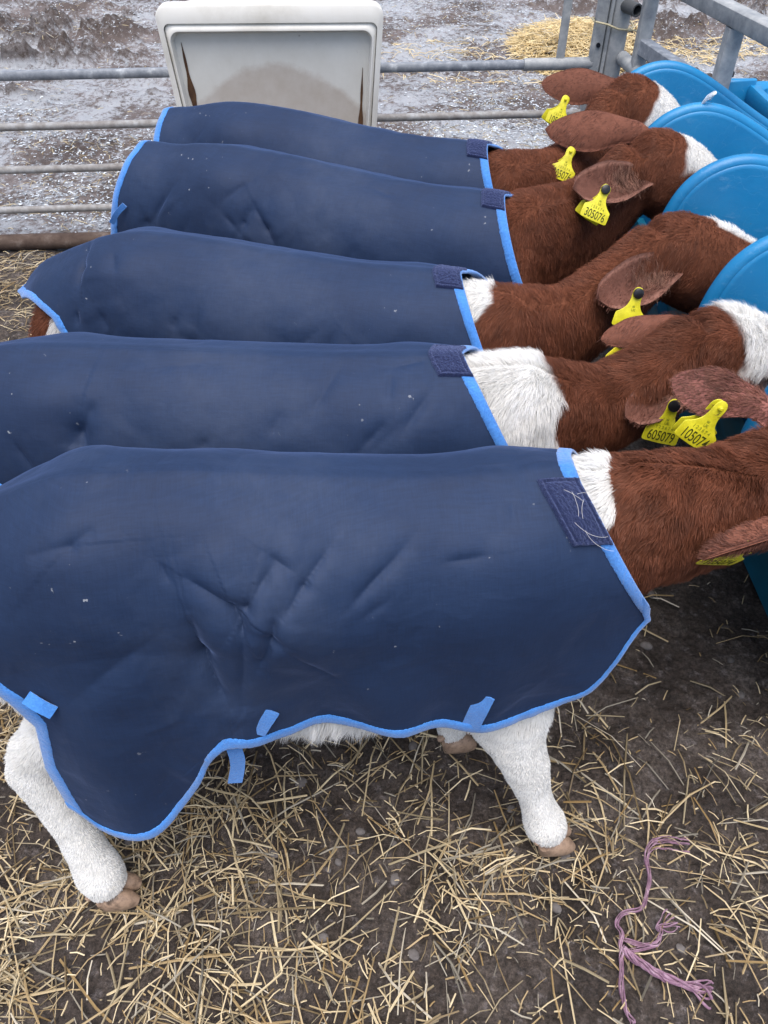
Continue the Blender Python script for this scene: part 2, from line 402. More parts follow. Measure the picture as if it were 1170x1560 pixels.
# ---------------------------------------------------------------- straw
def straws(name, x, y, z, ln, wd, ang, tilt, colr, bend=.15):
    n = len(x); a = ang; t = tilt
    d = np.stack([np.cos(a) * np.cos(t), np.sin(a) * np.cos(t), np.sin(t)], 1)
    sd = np.stack([-np.sin(a), np.cos(a), 0 * a], 1)
    roll = rng.uniform(-.6, .6, n)[:, None]
    up = np.cross(d, sd); sd = sd * np.cos(roll) + up * np.sin(roll); up = np.cross(d, sd)
    bx = rng.normal(0, bend, n)[:, None]; c = np.stack([x, y, z], 1)
    V = np.zeros((n, 3, 3, 3))
    for k, u in enumerate((-.5, 0., .5)):
        o = c + d * (ln * u)[:, None] + sd * bx * (ln * (u * u * 4 - 1) * .25)[:, None] + up * (-.012 * (u * u * 4) * ln / .1)[:, None]
        w = (wd * (1 if k == 1 else .85))[:, None]
        V[:, k, 0] = o - sd * w * .5; V[:, k, 1] = o + up * w * .42; V[:, k, 2] = o + sd * w * .5
    b = (np.arange(n) * 9)[:, None]; q = []
    for k in (0, 1):
        for j in range(3):
            j2 = (j + 1) % 3
            q.append(np.concatenate([b + k * 3 + j, b + k * 3 + j2, b + (k + 1) * 3 + j2, b + (k + 1) * 3 + j], 1))
    F = np.concatenate(q)
    cc = np.repeat(colr, 9, axis=0)
    return mesh_np(name, V.reshape(-1, 3), [F], M_straw, smooth=False, col=cc)

def strawcols(n, lo=(.30, .22, .10), hi=(.66, .56, .34), grey=.2, dark=.2):
    t = rng.uniform(0, 1, (n, 1)); c = np.array(lo) * (1 - t) + np.array(hi) * t
    g = rng.uniform(0, 1, n) < grey; c[g] = c[g].mean(1, keepdims=True) * np.array([1.12, 1.0, .78])
    dk = rng.uniform(0, 1, n) < dark; c[dk] *= rng.uniform(.35, .7, (dk.sum(), 1))
    return c

def near_density(px, py):
    """how much straw lies where in the pen, 0..1"""
    d = .24 + .66 * sst(620, 0, px) + .35 * sst(1250, 1480, py) * sst(950, 600, px)
    d += .30 * np.exp(-((px - 760) / 150) ** 2 - ((py - 1330) / 110) ** 2)
    d -= .14 * sst(880, 960, px) * sst(1260, 1060, py); d += .10 * sst(620, 760, px) * sst(1180, 1300, py)
    return np.clip(d, .05, 1)
K = 190000
x = rng.uniform(-1.9, 1.5, K); y = rng.uniform(.0, 3.0, K)
px, py = PROJ(p3(x, y))
dens = near_density(px, np.where(y < .15, 1500, py)) * np.clip(.42 + 1.0 * (fbm(p3(x, y), 6, 3, 77) + .20), .15, 1.15)
dens = np.where(y > 1.1, dens * .45, dens)
keep = rng.uniform(0, 1, K) < dens * .53
x, y = x[keep], y[keep]; n = len(x)
kind = rng.uniform(0, 1, n)
ln = np.where(kind < .78, rng.uniform(.006, .045, n), np.where(kind < .90, rng.uniform(.05, .11, n), rng.uniform(.11, .24, n)))
wd = np.where(kind < .78, rng.uniform(.0010, .0032, n), rng.uniform(.0020, .0046, n))
ang = rng.uniform(0, math.pi, n) + 0.0
z = ground_h(x, y) + .004 + rng.uniform(0, .016, n) + .004 * (kind > .7)
o = straws('loose_straw', x, y, z, ln, wd, ang, rng.normal(0, .09, n), strawcols(n, (.26, .17, .07), (.66, .55, .35), .15, .45), .07)
tag(o, 'loose golden straw strewn over the dark mud of the pen', 'straw', kind='stuff')

# pale frosted chaff and straw on the yard beyond the gate
K = 110000
x = rng.uniform(-3.6, 4.0, K); y = 3.0 + 5.0 * rng.uniform(0, 1, K) ** 1.5
k2 = (y > FY(x) + .02 + rng.uniform(-.08, .15, K)) & (rng.uniform(0, 1, K) < np.clip(.55 + 1.3 * fbm(p3(x, y), 1.4, 3, 5), .05, 1) * (1 - .6 * sst(4.6, 5.4, y)))
x, y = x[k2], y[k2]; n = len(x); pale = rng.uniform(0, 1, n) < .86
cols = np.where(pale[:, None], np.array([.46, .50, .54]) * rng.uniform(.4, 1.5, (n, 1)), strawcols(n))
o = straws('frosted_chaff', x, y, ground_h(x, y) + .004, np.where(pale, rng.uniform(.005, .020, n), rng.uniform(.03, .13, n)), np.where(pale, rng.uniform(.003, .009, n), rng.uniform(.002, .004, n)),
           rng.uniform(0, math.pi, n), rng.normal(0, .1, n), cols)
tag(o, 'pale frosty chaff scattered over the yard beyond the gate', 'chaff', kind='stuff')

# golden straw heap behind the post and a thin trail right of it
def heap(name, cx, cy, rx, ry, h, n, label, seed):
    r = np.sqrt(rng.uniform(0, 1, n)); a = rng.uniform(0, 2 * math.pi, n)
    x = cx + rx * r * np.cos(a); y = cy + ry * r * np.sin(a)
    z = ground_h(x, y) + h * (1 - r ** 2) * rng.uniform(.3, 1, n) + .008
    o = straws(name, x, y, z, rng.uniform(.05, .24, n), rng.uniform(.003, .0065, n), rng.uniform(0, math.pi, n), rng.normal(0, .18, n), strawcols(n, (.48, .34, .14), (.80, .66, .38), .08, .08))
    tag(o, label, 'straw', kind='stuff')
c1 = P(880, 78, z=0); heap('straw_heap', c1[0], c1[1], .46, .62, .13, 4200, 'heap of fresh golden straw on the frosty yard behind the gate bars', 1)
c2 = P(1030, 78, z=0); heap('straw_trail', c2[0], c2[1], .80, .34, .02, 420, 'thin trail of straw on the yard right of the gate post', 2)
c3 = P(640, 78, z=0); heap('straw_wisps', c3[0] + .5, c3[1] - .2, 1.0, .55, .01, 260, 'sparse straw wisps on the yard between tub and gate post', 3)

# small stones in the pen mud
mb_st = []
for k in range(70):
    qx = rng.uniform(-1.0, 1.1); qy = rng.uniform(.12, 1.3); r = rng.uniform(.004, .014)
    b = MB(); th = rng.uniform(0, 3.1)
    b.loft([(np.array([qx - r, qy, 0]), r * .3, r * .3), (np.array([qx - r * .5, qy, 0]), r * .8, r * .6), (np.array([qx + r * .4, qy, 0]), r * .9, r * .6), (np.array([qx + r, qy, 0]), r * .35, r * .25)], n=7)
    V = np.concatenate(b.V); V = V - [qx, qy, 0]; V = np.stack([V[:, 0] * math.cos(th) - V[:, 1] * math.sin(th), V[:, 0] * math.sin(th) + V[:, 1] * math.cos(th), V[:, 2]], 1)
    V += [qx, qy, float(ground_h(np.array(qx), np.array(qy))) + r * .3]; mb_st.append((V, b.F))
B = MB()
for V, F in mb_st: B.add(V, F)
o = B.build('gravel', noisemat('grey_stones', [(.3, (.06, .05, .045)), (.7, (.17, .155, .15))], 30, .8), smooth=True)
tag(o, 'small grey stones half sunk in the pen mud', 'gravel', kind='stuff')

# ---------------------------------------------------------------- gate, post, hurdle, string
def FP(x, z, dy=0): return (x, FY(x) + dy, z)
gate = empty('metal_gate', (-.3, FY(-.3), 0))
tag(gate, 'long galvanised steel pen gate of horizontal rails behind the calves', 'gate')
TL = lambda V: V - np.array(gate.location)
for zz, rr_, m_ in ((.482, .0142, M_frost), (.325, .0142, M_frost), (.168, .0142, M_frost)):
    MB().tube([FP(x_, zz) for x_ in np.linspace(-2.3, .775, 9)], rr_, 14).build('rail', m_, gate, M=TL)
MB().tube([(x_, FY(x_) - .01, .035 + .004 * math.sin(3 * x_)) for x_ in np.linspace(-2.3, .775, 15)], .032, 14).build('bottom_rail', M_muddy, gate, M=TL)['label'] = 'mud caked thick bottom rail lying at ground level'
MB().bar(FP(-2.3, .655), FP(.60, .655), .030, .030, bev=.008).build('rail', M_galvd, gate, M=TL)
MB().tube([FP(.52, .655), FP(.775, .655)], .021, 16).build('sleeve', M_galv, gate, M=TL)
MB().bar(FP(-2.3, 1.02), FP(.775, 1.02), .04, .04, bev=.012).build('rail', M_galv, gate, M=TL)
MB().bar(FP(.655, .675), FP(.655, 1.0), .030, .012, up=(0, 1, 0)).build('upright_bar', M_galv, gate, M=TL)
B = MB(); B.bar(FP(.785, .0), FP(.785, 1.12), .040, .040, up=(0, 1, 0)); B.bar(FP(.812, .0, -.012), FP(.812, 1.12, -.012), .010, .05, up=(0, 1, 0)).build('end_upright', M_galv, gate, M=TL)
B = MB().bar(FP(-2.3, .0), FP(-2.3, 1.06), .045, .045, up=(0, 1, 0)).build('end_upright', M_galv, gate, M=TL)
for zz in (.72, .93): MB().tube([FP(.785, zz, -.020), FP(.785, zz, -.027)], .008, 8).build('bolt', M_black, gate, M=TL)

post = empty('steel_post', (.852, FY(.85), 0)); tag(post, 'square galvanised steel corner post with a dark open pipe stub', 'post')
TLp = lambda V: V - np.array(post.location)
MB().bar((.852, FY(.85), 0), (.852, FY(.85), 1.35), .062, .062, up=(0, 1, 0)).build('upright', M_galv, post, M=TLp)
def pipe(a, b, r, ri, n=16):
    a = np.array(a, float); b = np.array(b, float); t = nrm(b - a); s1 = nrm(np.cross(t, [0, 0, 1])); u = np.cross(s1, t)
    V = []
    for c, rad in ((a, r), (b, r), (b, ri), (a + t * .01, ri)):
        for j in range(n):
            w = 2 * math.pi * j / n; V.append(c + s1 * rad * math.cos(w) + u * rad * math.sin(w))
    F = [(k * n + j, k * n + (j + 1) % n, (k + 1) * n + (j + 1) % n, (k + 1) * n + j) for k in range(3) for j in range(n)]
    F.append(tuple(range(n))[::-1]); F.append(tuple(3 * n + j for j in range(n)))
    return MB().add(V, F)
a = P(952, 8, y=FY(.85) - .02); b_ = P(971, 16, y=FY(.85) - .09)
pipe(a, b_, .021, .016).build('pipe_stub', newmat('dark_pipe', .5, .4, (.07, .075, .08))[0], post, M=TLp)
a = P(948, 88, y=FY(.85) - .03); b_ = P(985, 122, y=FY(.85) - .25)
pipe(a, b_, .024, .018).build('pipe_stub', M_galv, post, M=TLp)
# string round post and gate
def sring(pts, r=.0035): return MB().tube(pts, r, 6)
y0 = FY(.85)
pts = [FP(.76, .795, -.027), FP(.80, .79, -.045), FP(.84, .775, -.042), FP(.875, .770, -.040), FP(.905, .775, -.02), FP(.905, .78, .03), FP(.86, .785, .04), FP(.80, .79, .035), FP(.757, .795, .028), FP(.757, .795, -.02)]
B = sring(pts); kn = np.array(FP(.885, .772, -.045))
B.loft([(kn + [-.012, 0, 0], .003, .003), (kn, .009, .008), (kn + [.012, 0, 0], .003, .003)], n=8)
B.tube([kn, kn + [.035, -.02, .0], kn + [.055, -.03, -.03], kn + [.06, -.035, -.085], kn + [.055, -.03, -.12]], .003, 6)
tag(B.build('string', M_string), 'pale string knotted around the gate end and steel post', 'string')

hur = empty('steel_hurdle', (1.0, 2.75, 0)); tag(hur, 'short galvanised hurdle running from the corner post behind the blue feeder', 'hurdle')
TLh = lambda V: V - np.array(hur.location)
ha = np.array([.905, 3.09]); hb = np.array([1.045, 2.25])
def H(t, z): q = ha * (1 - t) + hb * t; return (q[0], q[1], z)
MB().bar(H(0, .955), H(1, .955), .048, .048, bev=.006).build('rail', M_galv, hur, M=TLh)
MB().bar(H(0, .75), H(.68, .75), .040, .050, bev=.004).build('rail', M_galvd, hur, M=TLh)
MB().bar(H(0, .30), H(.68, .30), .040, .040, bev=.006).build('rail', M_galv, hur, M=TLh)
for t in (.02, .68): MB().bar(H(t, 0), H(t, .93), .045, .045, up=(0, 1, 0)).build('upright', M_galv, hur, M=TLh)

# ---------------------------------------------------------------- white tub against the gate
tub = empty('plastic_tub', (0, 0, 0)); tx = -.376; ty = FY(tx) - .05
tub.location = (tx, ty, 0); tub.rotation_euler = (0, 0, .03)
tag(tub, 'large dirty white plastic tub stood on edge against the gate', 'tub')
def trap(wt, wb, z0, z1, r, n=6):
    pts = []
    for cx, cz, a0 in ((wb / 2 - r, z0 + r, -90), (wt / 2 - r, z1 - r, 0), (-wt / 2 + r, z1 - r, 90), (-wb / 2 + r, z0 + r, 180)):
        for k in range(n + 1): a = R(a0 + 90 * k / n); pts.append((cx + r * math.cos(a), cz + r * math.sin(a)))
    return pts
def ringwall(name, layers, mat, parent, cap0=True, cap1=True):
    """layers: list of (outline, y)"""
    m = len(layers[0][0]); V = []; F = []
    for ol, y in layers: V += [(u, y, w) for u, w in ol]
    for l in range(len(layers) - 1):
        for k in range(m): F.append((l * m + k, l * m + (k + 1) % m, (l + 1) * m + (k + 1) % m, (l + 1) * m + k))
    if cap0: F.append(tuple(range(m)))
    if cap1: F.append(tuple((len(layers) - 1) * m + k for k in range(m))[::-1])
    return MB().add(V, F).build(name, mat, parent)
Z1 = .905; Y0 = -.20
o1 = trap(.722, .605, .004, Z1, .035); o2 = trap(.737, .615, -.0 + .002, Z1 + .006, .04)
i1 = trap(.696, .579, .030, Z1 - .046, .02); i2 = trap(.650, .538, .045, Z1 - .080, .025)
shell = [(trap(.66, .54, .03, Z1 - .02, .05), -.005), (trap(.68, .565, .01, Z1 - .005, .045), Y0 + .05), (o2, Y0 + .045), (o2, Y0 + .004), (o1, Y0), (i1, Y0 - .001), (i1, Y0 + .014)]
ringwall('tub_body', shell, M_tub, tub, cap1=False)
ringwall('recessed_panel', [(trap(.688, .571, .027, Z1 - .042, .018), Y0 + .0135), (i2, Y0 + .028), (i2, Y0 + .0285)], M_panel, tub, cap0=False)['label'] = 'recessed grey stained front panel'
ringwall('inner_rim', [(trap(.692, .575, .033, Z1 - .048, .02), Y0 + .010), (trap(.672, .558, .038, Z1 - .060, .03), Y0 - .003), (trap(.663, .550, .043, Z1 - .068, .03), Y0 - .003), (trap(.651, .539, .046, Z1 - .078, .03), Y0 + .0265)], M_tub, tub, False, False)
for sx_, w_, zt_ in ((-1, .010, .80), (1, .006, .72)):
    V = []; zz = np.linspace(.1, zt_, 40)
    for q in zz:
        xw = sx_ * (.254 + .055 * q / .9); ww = w_ * min(1, (zt_ - q) / .17) * (1 + .35 * math.sin(q * 60)) + .0008
        V += [(xw - ww, Y0 + .0258, q), (xw + ww, Y0 + .0258, q)]
    MB().add(V, [(2 * k, 2 * k + 1, 2 * k + 3, 2 * k + 2) for k in range(39)]).build('rust_streak', M_rust, tub)

# ---------------------------------------------------------------- blue calf feeder
fd = empty('calf_feeder', (.95, 1.6, 0)); tag(fd, 'long bright blue plastic calf feeder with rounded dividers', 'feeder')
TF = lambda V: V - np.array(fd.location)
def dense(pts, n=6):
    """Catmull-Rom through pts"""
    pts = [np.array(p, float) for p in pts]; out = []
    for i in range(len(pts) - 1):
        p0 = pts[max(i - 1, 0)]; p1 = pts[i]; p2 = pts[i + 1]; p3_ = pts[min(i + 2, len(pts) - 1)]
        for k in range(n):
            t = k / n; out.append(.5 * ((2 * p1) + (-p0 + p2) * t + (2 * p0 - 5 * p1 + 4 * p2 - p3_) * t * t + (-p0 + 3 * p1 - 3 * p2 + p3_) * t ** 3))
    out.append(pts[-1]); return out
arch = dense([(.84, .30), (.73, .42), (.660, .56), (.655, .68), (.675, .765), (.71, .815), (.76, .843), (.815, .85), (.88, .835), (.96, .797), (1.06, .74), (1.17, .68)], 5)
outl = [tuple(p) for p in arch] + [(1.18, .50), (1.16, .30), (1.0, .26)]
PY = [2.45, 2.09, 1.745, 1.39, 1.06, .80]
for k, yy in enumerate(PY):
    B = MB().prism([(u, w) for u, w in outl], (1, 0, 0), (0, 0, 1), (0, yy, 0), .034, bev=.012)
    # raised lip along the arch
    B.tube([(u, yy + .004, w - .004) for u, w in arch[8:]], .017, 10)
    B.build('divider', M_blue, fd, M=TF)
# trough shell
prof = [(.92, .02), (.90, .12), (.84, .26), (.745, .42), (.69, .55), (.695, .575), (.715, .575), (.73, .54), (.76, .42), (.85, .38), (.98, .42), (1.08, .55), (1.15, .69), (1.19, .70), (1.22, .66), (1.24, .40), (1.22, .02)]
V = []; m_ = len(prof)
ys_ = np.linspace(.80, 2.46, 12)
for y_ in ys_: V += [(u, y_, w) for u, w in prof]
F = [(k * m_ + j, k * m_ + (j + 1) % m_, (k + 1) * m_ + (j + 1) % m_, (k + 1) * m_ + j) for k in range(len(ys_) - 1) for j in range(m_)]
F.append(tuple(range(m_))[::-1]); F.append(tuple((len(ys_) - 1) * m_ + j for j in range(m_)))
MB().add(V, F).build('trough', M_teal, fd, M=TF)
# milk tank behind, open topped
def boxring(x0, x1, y0, y1, z, r=.05, n=5):
    pts = []
    for cx, cy, a0 in ((x1 - r, y0 + r, -90), (x1 - r, y1 - r, 0), (x0 + r, y1 - r, 90), (x0 + r, y0 + r, 180)):
        for k in range(n + 1): a = R(a0 + 90 * k / n); pts.append((cx + r * math.cos(a), cy + r * math.sin(a), z))
    return pts
lay = [boxring(1.25, 1.62, .7, 2.76, .03), boxring(1.21, 1.66, .66, 2.80, .64), boxring(1.195, 1.675, .645, 2.815, .66), boxring(1.195, 1.675, .645, 2.815, .70), boxring(1.20, 1.67, .65, 2.81, .71), boxring(1.225, 1.645, .675, 2.785, .71), boxring(1.235, 1.635, .685, 2.775, .70), boxring(1.26, 1.61, .71, 2.75, .30), boxring(1.30, 1.57, .75, 2.71, .27)]
V = []; F = []; q = len(lay[0])
for l in lay: V += l
for l in range(len(lay) - 1):
    for k in range(q): F.append((l * q + k, l * q + (k + 1) % q, (l + 1) * q + (k + 1) % q, (l + 1) * q + k))
F.append(tuple(range(q))[::-1]); F.append(tuple((len(lay) - 1) * q + k for k in range(q)))
MB().add(V, F).build('milk_tank', M_blue, fd, M=TF)
# end wing reaching from last divider to the far end of the tank
MB().prism([(1.02, .30), (1.02, .66), (1.06, .715), (1.12, .725), (1.22, .725), (1.22, .30)], (1, 0, 0), (0, 0, 1), (0, 2.78, 0), .03, bev=.01).build('end_panel', M_blue, fd, M=TF)
B = MB(); c_ = P(1110, 116, y=2.76); B.loft([(c_, .016, .016), (c_ + [0, 0, .012], .016, .016), (c_ + [0, 0, .02], .009, .009)], up=(0, 1, 0), n=10); B.build('cap', M_black, fd, M=TF)
c_ = P(1077, 160, y=2.09)
MB().tube([c_ + [-.015, 0, .0], c_ + [-.004, -.005, .02], c_ + [.008, -.004, .028], c_ + [.004, 0, .012]], [.002, .006, .007, .003], 8).build('clear_tie', M_clear, fd, M=TF)

# ---------------------------------------------------------------- purple twine on the mud
tw = []
def twine(pxs, r, strands=5, fray=0):
    pts = np.array([P(a, b, z=.012) for a, b in pxs]); pts = np.array(dense(pts, 7)); n_ = len(pts)
    gz = ground_h(pts[:, 0], pts[:, 1])
    T = nrm(np.gradient(pts, axis=0)); sd = np.stack([-T[:, 1], T[:, 0], 0 * T[:, 0]], 1)
    for s_ in range(strands):
        ph = rng.uniform(0, 6.28); w = np.linspace(0, rng.uniform(2, 7), n_) * 2 + ph
        off = np.cos(w)[:, None] * sd * r * .85 + np.sin(w)[:, None] * np.array([0, 0, 1]) * r * .5
        if fray: 
            f = sst(1 - fray, 1, np.linspace(0, 1, n_))[:, None]; off = off * (1 + f * 1.3) + sd * f * rng.normal(0, .008)
        q = pts + off; q[:, 2] = np.maximum(gz, 0) + .014 + r * .5 + off[:, 2] + .004 * np.sin(np.linspace(0, 9, n_) + ph)
        rr = r * rng.uniform(.26, .42); B.tube(list(q), [rr * (.8 + .3 * math.sin(k * .7 + ph)) for k in range(n_)], 6)
B = MB()
twine([(1000, 1440), (948, 1450), (946, 1425), (938, 1410), (948, 1393), (975, 1385), (984, 1368), (989, 1340), (984, 1310), (990, 1292), (1012, 1284), (1046, 1290)], .0036, 8, .3)
twine([(947, 1440), (945, 1470), (948, 1520), (962, 1562)], .0036, 7)
twine([(950, 1432), (975, 1440), (998, 1440), (1004, 1425), (1000, 1416), (1012, 1412), (1024, 1404)], .0036, 7, .35)
twine([(948, 1448), (975, 1470), (1010, 1490), (1045, 1502), (1080, 1512)], .0060, 12, .25)
B.build('twine', M_purple); tag(bpy.data.objects['twine'], 'frayed purple baler twine lying knotted on the straw and mud', 'twine')

# ================================================================ CALVES
BROWN = np.array([.190, .068, .036]); WHITE = np.array([.88, .87, .84]); PINK = np.array([.48, .24, .19])

def remeshed(B, voxel=.0075, smooth=5):
    o = B.build('tmp', None); md = o.modifiers.new('r', 'REMESH'); md.mode = 'VOXEL'; md.voxel_size = voxel
    s = o.modifiers.new('s', 'SMOOTH'); s.factor = .5; s.iterations = smooth
    dg = bpy.context.evaluated_depsgraph_get(); dg.update()
    m = bpy.data.meshes.new_from_object(o.evaluated_get(dg))
    V = np.zeros(len(m.vertices) * 3); m.vertices.foreach_get('co', V); V = V.reshape(-1, 3)
    F = [tuple(p.vertices) for p in m.polygons]
    old = o.data; bpy.data.objects.remove(o); bpy.data.meshes.remove(old); bpy.data.meshes.remove(m)
    return V, F

def tri_of(F):
    T = []
    for f in F:
        for k in range(1, len(f) - 1): T.append((f[0], f[k], f[k + 1]))
    return np.array(T, int)

def vnormals(V, T):
    n = np.cross(V[T[:, 1]] - V[T[:, 0]], V[T[:, 2]] - V[T[:, 0]]); N = np.zeros_like(V)
    for k in range(3): np.add.at(N, T[:, k], n)
    return nrm(N)

def hairs(V, T, N, count, dens, flow, lenf, colf, width=.0009, lift=.5, clump=.35, cf=70, seed=1):
    """tapered hair blades rooted on a surface; returns V, quads, tris, colours"""
    A = np.linalg.norm(np.cross(V[T[:, 1]] - V[T[:, 0]], V[T[:, 2]] - V[T[:, 0]]), axis=1) * .5
    C = V[T].mean(1); w = A * dens(C, nrm(N[T].mean(1)))
    if w.sum() <= 0: return None
    idx = rng.choice(len(T), count, p=w / w.sum())
    r1 = np.sqrt(rng.uniform(0, 1, (count, 1))); r2 = rng.uniform(0, 1, (count, 1))
    a, b, c = V[T[idx, 0]], V[T[idx, 1]], V[T[idx, 2]]
    p = a * (1 - r1) + b * r1 * (1 - r2) + c * r1 * r2
    n = nrm(N[T[idx, 0]] * (1 - r1) + N[T[idx, 1]] * r1 * (1 - r2) + N[T[idx, 2]] * r1 * r2)
    fl = flow(p, n); fl = nrm(fl - n * np.sum(fl * n, 1, keepdims=True))
    cl = np.stack([vnoise(p, cf, seed + 11), vnoise(p, cf, seed + 12), vnoise(p, cf, seed + 13)], 1) + \
         .8 * np.stack([vnoise(p, cf * .35, seed + 21), vnoise(p, cf * .35, seed + 22), vnoise(p, cf * .35, seed + 23)], 1)
    LN = lenf(p, n)
    lf = lift(p, n)[:, None] if callable(lift) else lift
    lf = lf * (1 + .5 * vnoise(p, cf * .8, seed + 31))[:, None]
    d0 = nrm(fl + n * (lf + .25) + cl * clump + rng.normal(0, .13, p.shape))
    d1 = nrm(fl + n * lf * .45 + cl * clump * 1.3 + rng.normal(0, .10, p.shape) + np.array([0, 0, -.15]))
    ln = (LN * rng.uniform(.65, 1.15, count))[:, None]
    m1 = p + d0 * ln * .5; m2 = m1 + d1 * ln * .5
    sd = nrm(np.cross(d0, n) + rng.normal(0, .25, p.shape)); wv = sd * width * rng.uniform(.7, 1.3, (count, 1))
    HV = np.stack([p - wv * .5, p + wv * .5, m1 - wv * .4, m1 + wv * .4, m2], 1).reshape(-1, 3)
    b0 = (np.arange(count) * 5)[:, None]
    Q = np.concatenate([b0, b0 + 1, b0 + 3, b0 + 2], 1); TT = np.concatenate([b0 + 2, b0 + 3, b0 + 4], 1)
    col = colf(p); vr = np.where(col.mean(1, keepdims=True) > .4, .35, 1.35); col = col * (1 + vr * rng.uniform(-.22, .22, (count, 1))) * (1 + vr * .22 * vnoise(p, cf * .6, seed + 41)[:, None])
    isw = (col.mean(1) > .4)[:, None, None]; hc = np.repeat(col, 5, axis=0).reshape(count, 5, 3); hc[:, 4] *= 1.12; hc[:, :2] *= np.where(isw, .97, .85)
    return HV, Q, TT, np.clip(hc.reshape(-1, 3), 0, .92)

def interp(tab, x):
    t = np.array(tab, float); return np.interp(x, t[:, 0], t[:, 1])

class Calf: pass
def build_calf(C):
    O = np.array(C.O); hd = R(C.head); ch, sh = math.cos(hd), math.sin(hd)
    fw = np.array([ch, sh, 0]); lt = np.array([-sh, ch, 0])
    root = empty('calf', (O[0], O[1], 0), hd); tag(root, C.label, 'calf', 'calves feeding side by side in blue jackets')
    def LW(p): p = np.asarray(p, float); return np.stack([O[0] + p[..., 0] * ch - p[..., 1] * sh, O[1] + p[..., 0] * sh + p[..., 1] * ch, p[..., 2]], -1)
    def WL(p): p = np.asarray(p, float); dx = p[..., 0] - O[0]; dy = p[..., 1] - O[1]; return np.stack([dx * ch + dy * sh, -dx * sh + dy * ch, p[..., 2]], -1)
    Z, ZH = C.Z, C.ZH; zt_t = C.tail
    # ---- trunk
    ring = [(-.815, zt_t - .055, .60, .045), (-.79, zt_t - .02, .50, .085), (-.72, zt_t + .01, .42, .120), (-.60, ZH, .40, .138), (-.45, ZH - .004, .39, .142), (-.30, (Z + ZH) / 2 - .006, .385, .146),
            (-.15, Z - .006, .39, .142), (-.03, Z, .41, .128), (.05, Z - .006, .43, .112), (.10, Z - .03, .47, .095), (.15, Z - .08, .54, .065)]
    B = MB()
    ring = [(x - (.060 * (C.rump - 1) if x < -.78 else 0), a - (.10 * (C.rump - 1) if x < -.78 else 0), b - (.12 * (C.rump - 1) if x < -.78 else 0) - C.belly * math.exp(-((x + .28) / .2) ** 2), w * (C.rump if x < -.78 else 1)) for x, a, b, w in ring]
    B.loft([(LW([x, 0, (a + b) / 2]), w - .008, (a - b) / 2 - .008) for x, a, b, w in ring], n=22, sq=2.25)
    # ---- neck and head
    Q = np.array(C.poll); MZ = np.array(C.muzzle); dr = nrm(MZ - Q)
    nk = [(LW([-.08, 0, Z - .17]), .115, .155), (LW([.05, 0, Z - .155]), .098, .145)]
    for k_, (p, w, h) in enumerate(C.neck): nk.append((np.array(p) + np.array([0, 0, .022 if k_ == 0 else 0]), w, h))
    nk.append((Q - dr * .02 + np.array([-.02, 0, -.035]), .060, .092))
    B.loft(nk, n=18)
    hl = np.linalg.norm(MZ - Q); up_h = nrm(np.array([0, 0, 1]) - dr * dr[2] + nrm(np.array(C.roll)) * 0)
    s = C.hs
    hs = [(-.045, .045, .05, -.01), (-.01, .066, .070, -.012), (.035, .076, .082, -.02), (.08, .078, .084, -.022), (.12, .066, .076, -.018), (.16, .052, .064, -.012), (.20, .044, .054, -.008), (.24, .044, .048, -.006), (.268, .040, .042, -.006), (.285, .026, .028, -.006)]
    B.loft([(Q + dr * a * s * hl / .285 + up_h * d, w * s, h * s) for a, w, h, d in hs], up=up_h, n=18, sq=2.2)
    sdh = nrm(np.cross(dr, up_h))
    for sg in (-1, 1):      # brow and cheek
        c = Q + dr * .10 * s + up_h * .022 * s + sdh * sg * .056 * s
        B.loft([(c - dr * .035, .008, .010), (c - dr * .012, .022, .024), (c + dr * .015, .022, .022), (c + dr * .04, .008, .010)], up=up_h, n=10)
        c = Q + dr * .06 * s - up_h * .055 * s + sdh * sg * .035 * s
        B.loft([(c - dr * .05, .01, .015), (c, .032, .045), (c + dr * .06, .01, .02)], up=up_h, n=10)
    # ---- legs
    for name, ch_ in C.legs.items():
        B.loft([(np.array(p), rx, rz) for p, rx, rz in ch_], up=(fw + [.001, 0, .001]), n=14)
    # tail
    B.loft([(LW([-.80, 0, zt_t - .04]), .022, .02), (LW([-.835, .005, zt_t - .10]), .017, .017), (LW([-.838, .01, zt_t - .25]), .014, .014), (LW([-.83, .01, zt_t - .40]), .016, .016), (LW([-.83, .01, zt_t - .48]), .006, .006)], up=fw, n=10)
    V, F = remeshed(B)
    T = tri_of(F); N = vnormals(V, T)
    # ---- coat pattern
    face_c = Q + dr * .10 + up_h * .05
    def white(p):
        q = p + .010 * np.stack([vnoise(p, 35, 1), vnoise(p, 35, 2), vnoise(p, 35, 3)], -1) + .012 * vnoise(p, 12, 8)[..., None]
        l = WL(q); w = np.zeros(p.shape[:-1])
        hemz = interp([(-.9, C.legw[0]), (-.5, C.legw[0]), (0, C.legw[1]), (.4, C.legw[1])], l[..., 0])
        w = np.maximum(w, sst(.02, -.02, l[..., 2] - hemz))
        for c, r in C.white:        # ellipsoids (world centre, radii, rotation ignored)
            d = np.linalg.norm((q - np.array(c)) / np.array(r), axis=-1); w = np.maximum(w, sst(1.07, .95, d))
        for c, r in C.brown:
            d = np.linalg.norm((q - np.array(c)) / np.array(r), axis=-1); w = np.minimum(w, sst(.95, 1.07, d))
        for px0, py0, rx_, ry_, rz_ in C.blaze:   # along the head axis: a0..a1, half width, needs top side
            h = q - Q; a = h @ dr; b = h @ sdh; u = h @ up_h
            w = np.maximum(w, sst(0, .012, a - px0) * sst(0, .01, py0 - a) * sst(rx_ + .006, rx_ - .006, np.abs(b - ry_)) * sst(0, .015, u - rz_))
        return w
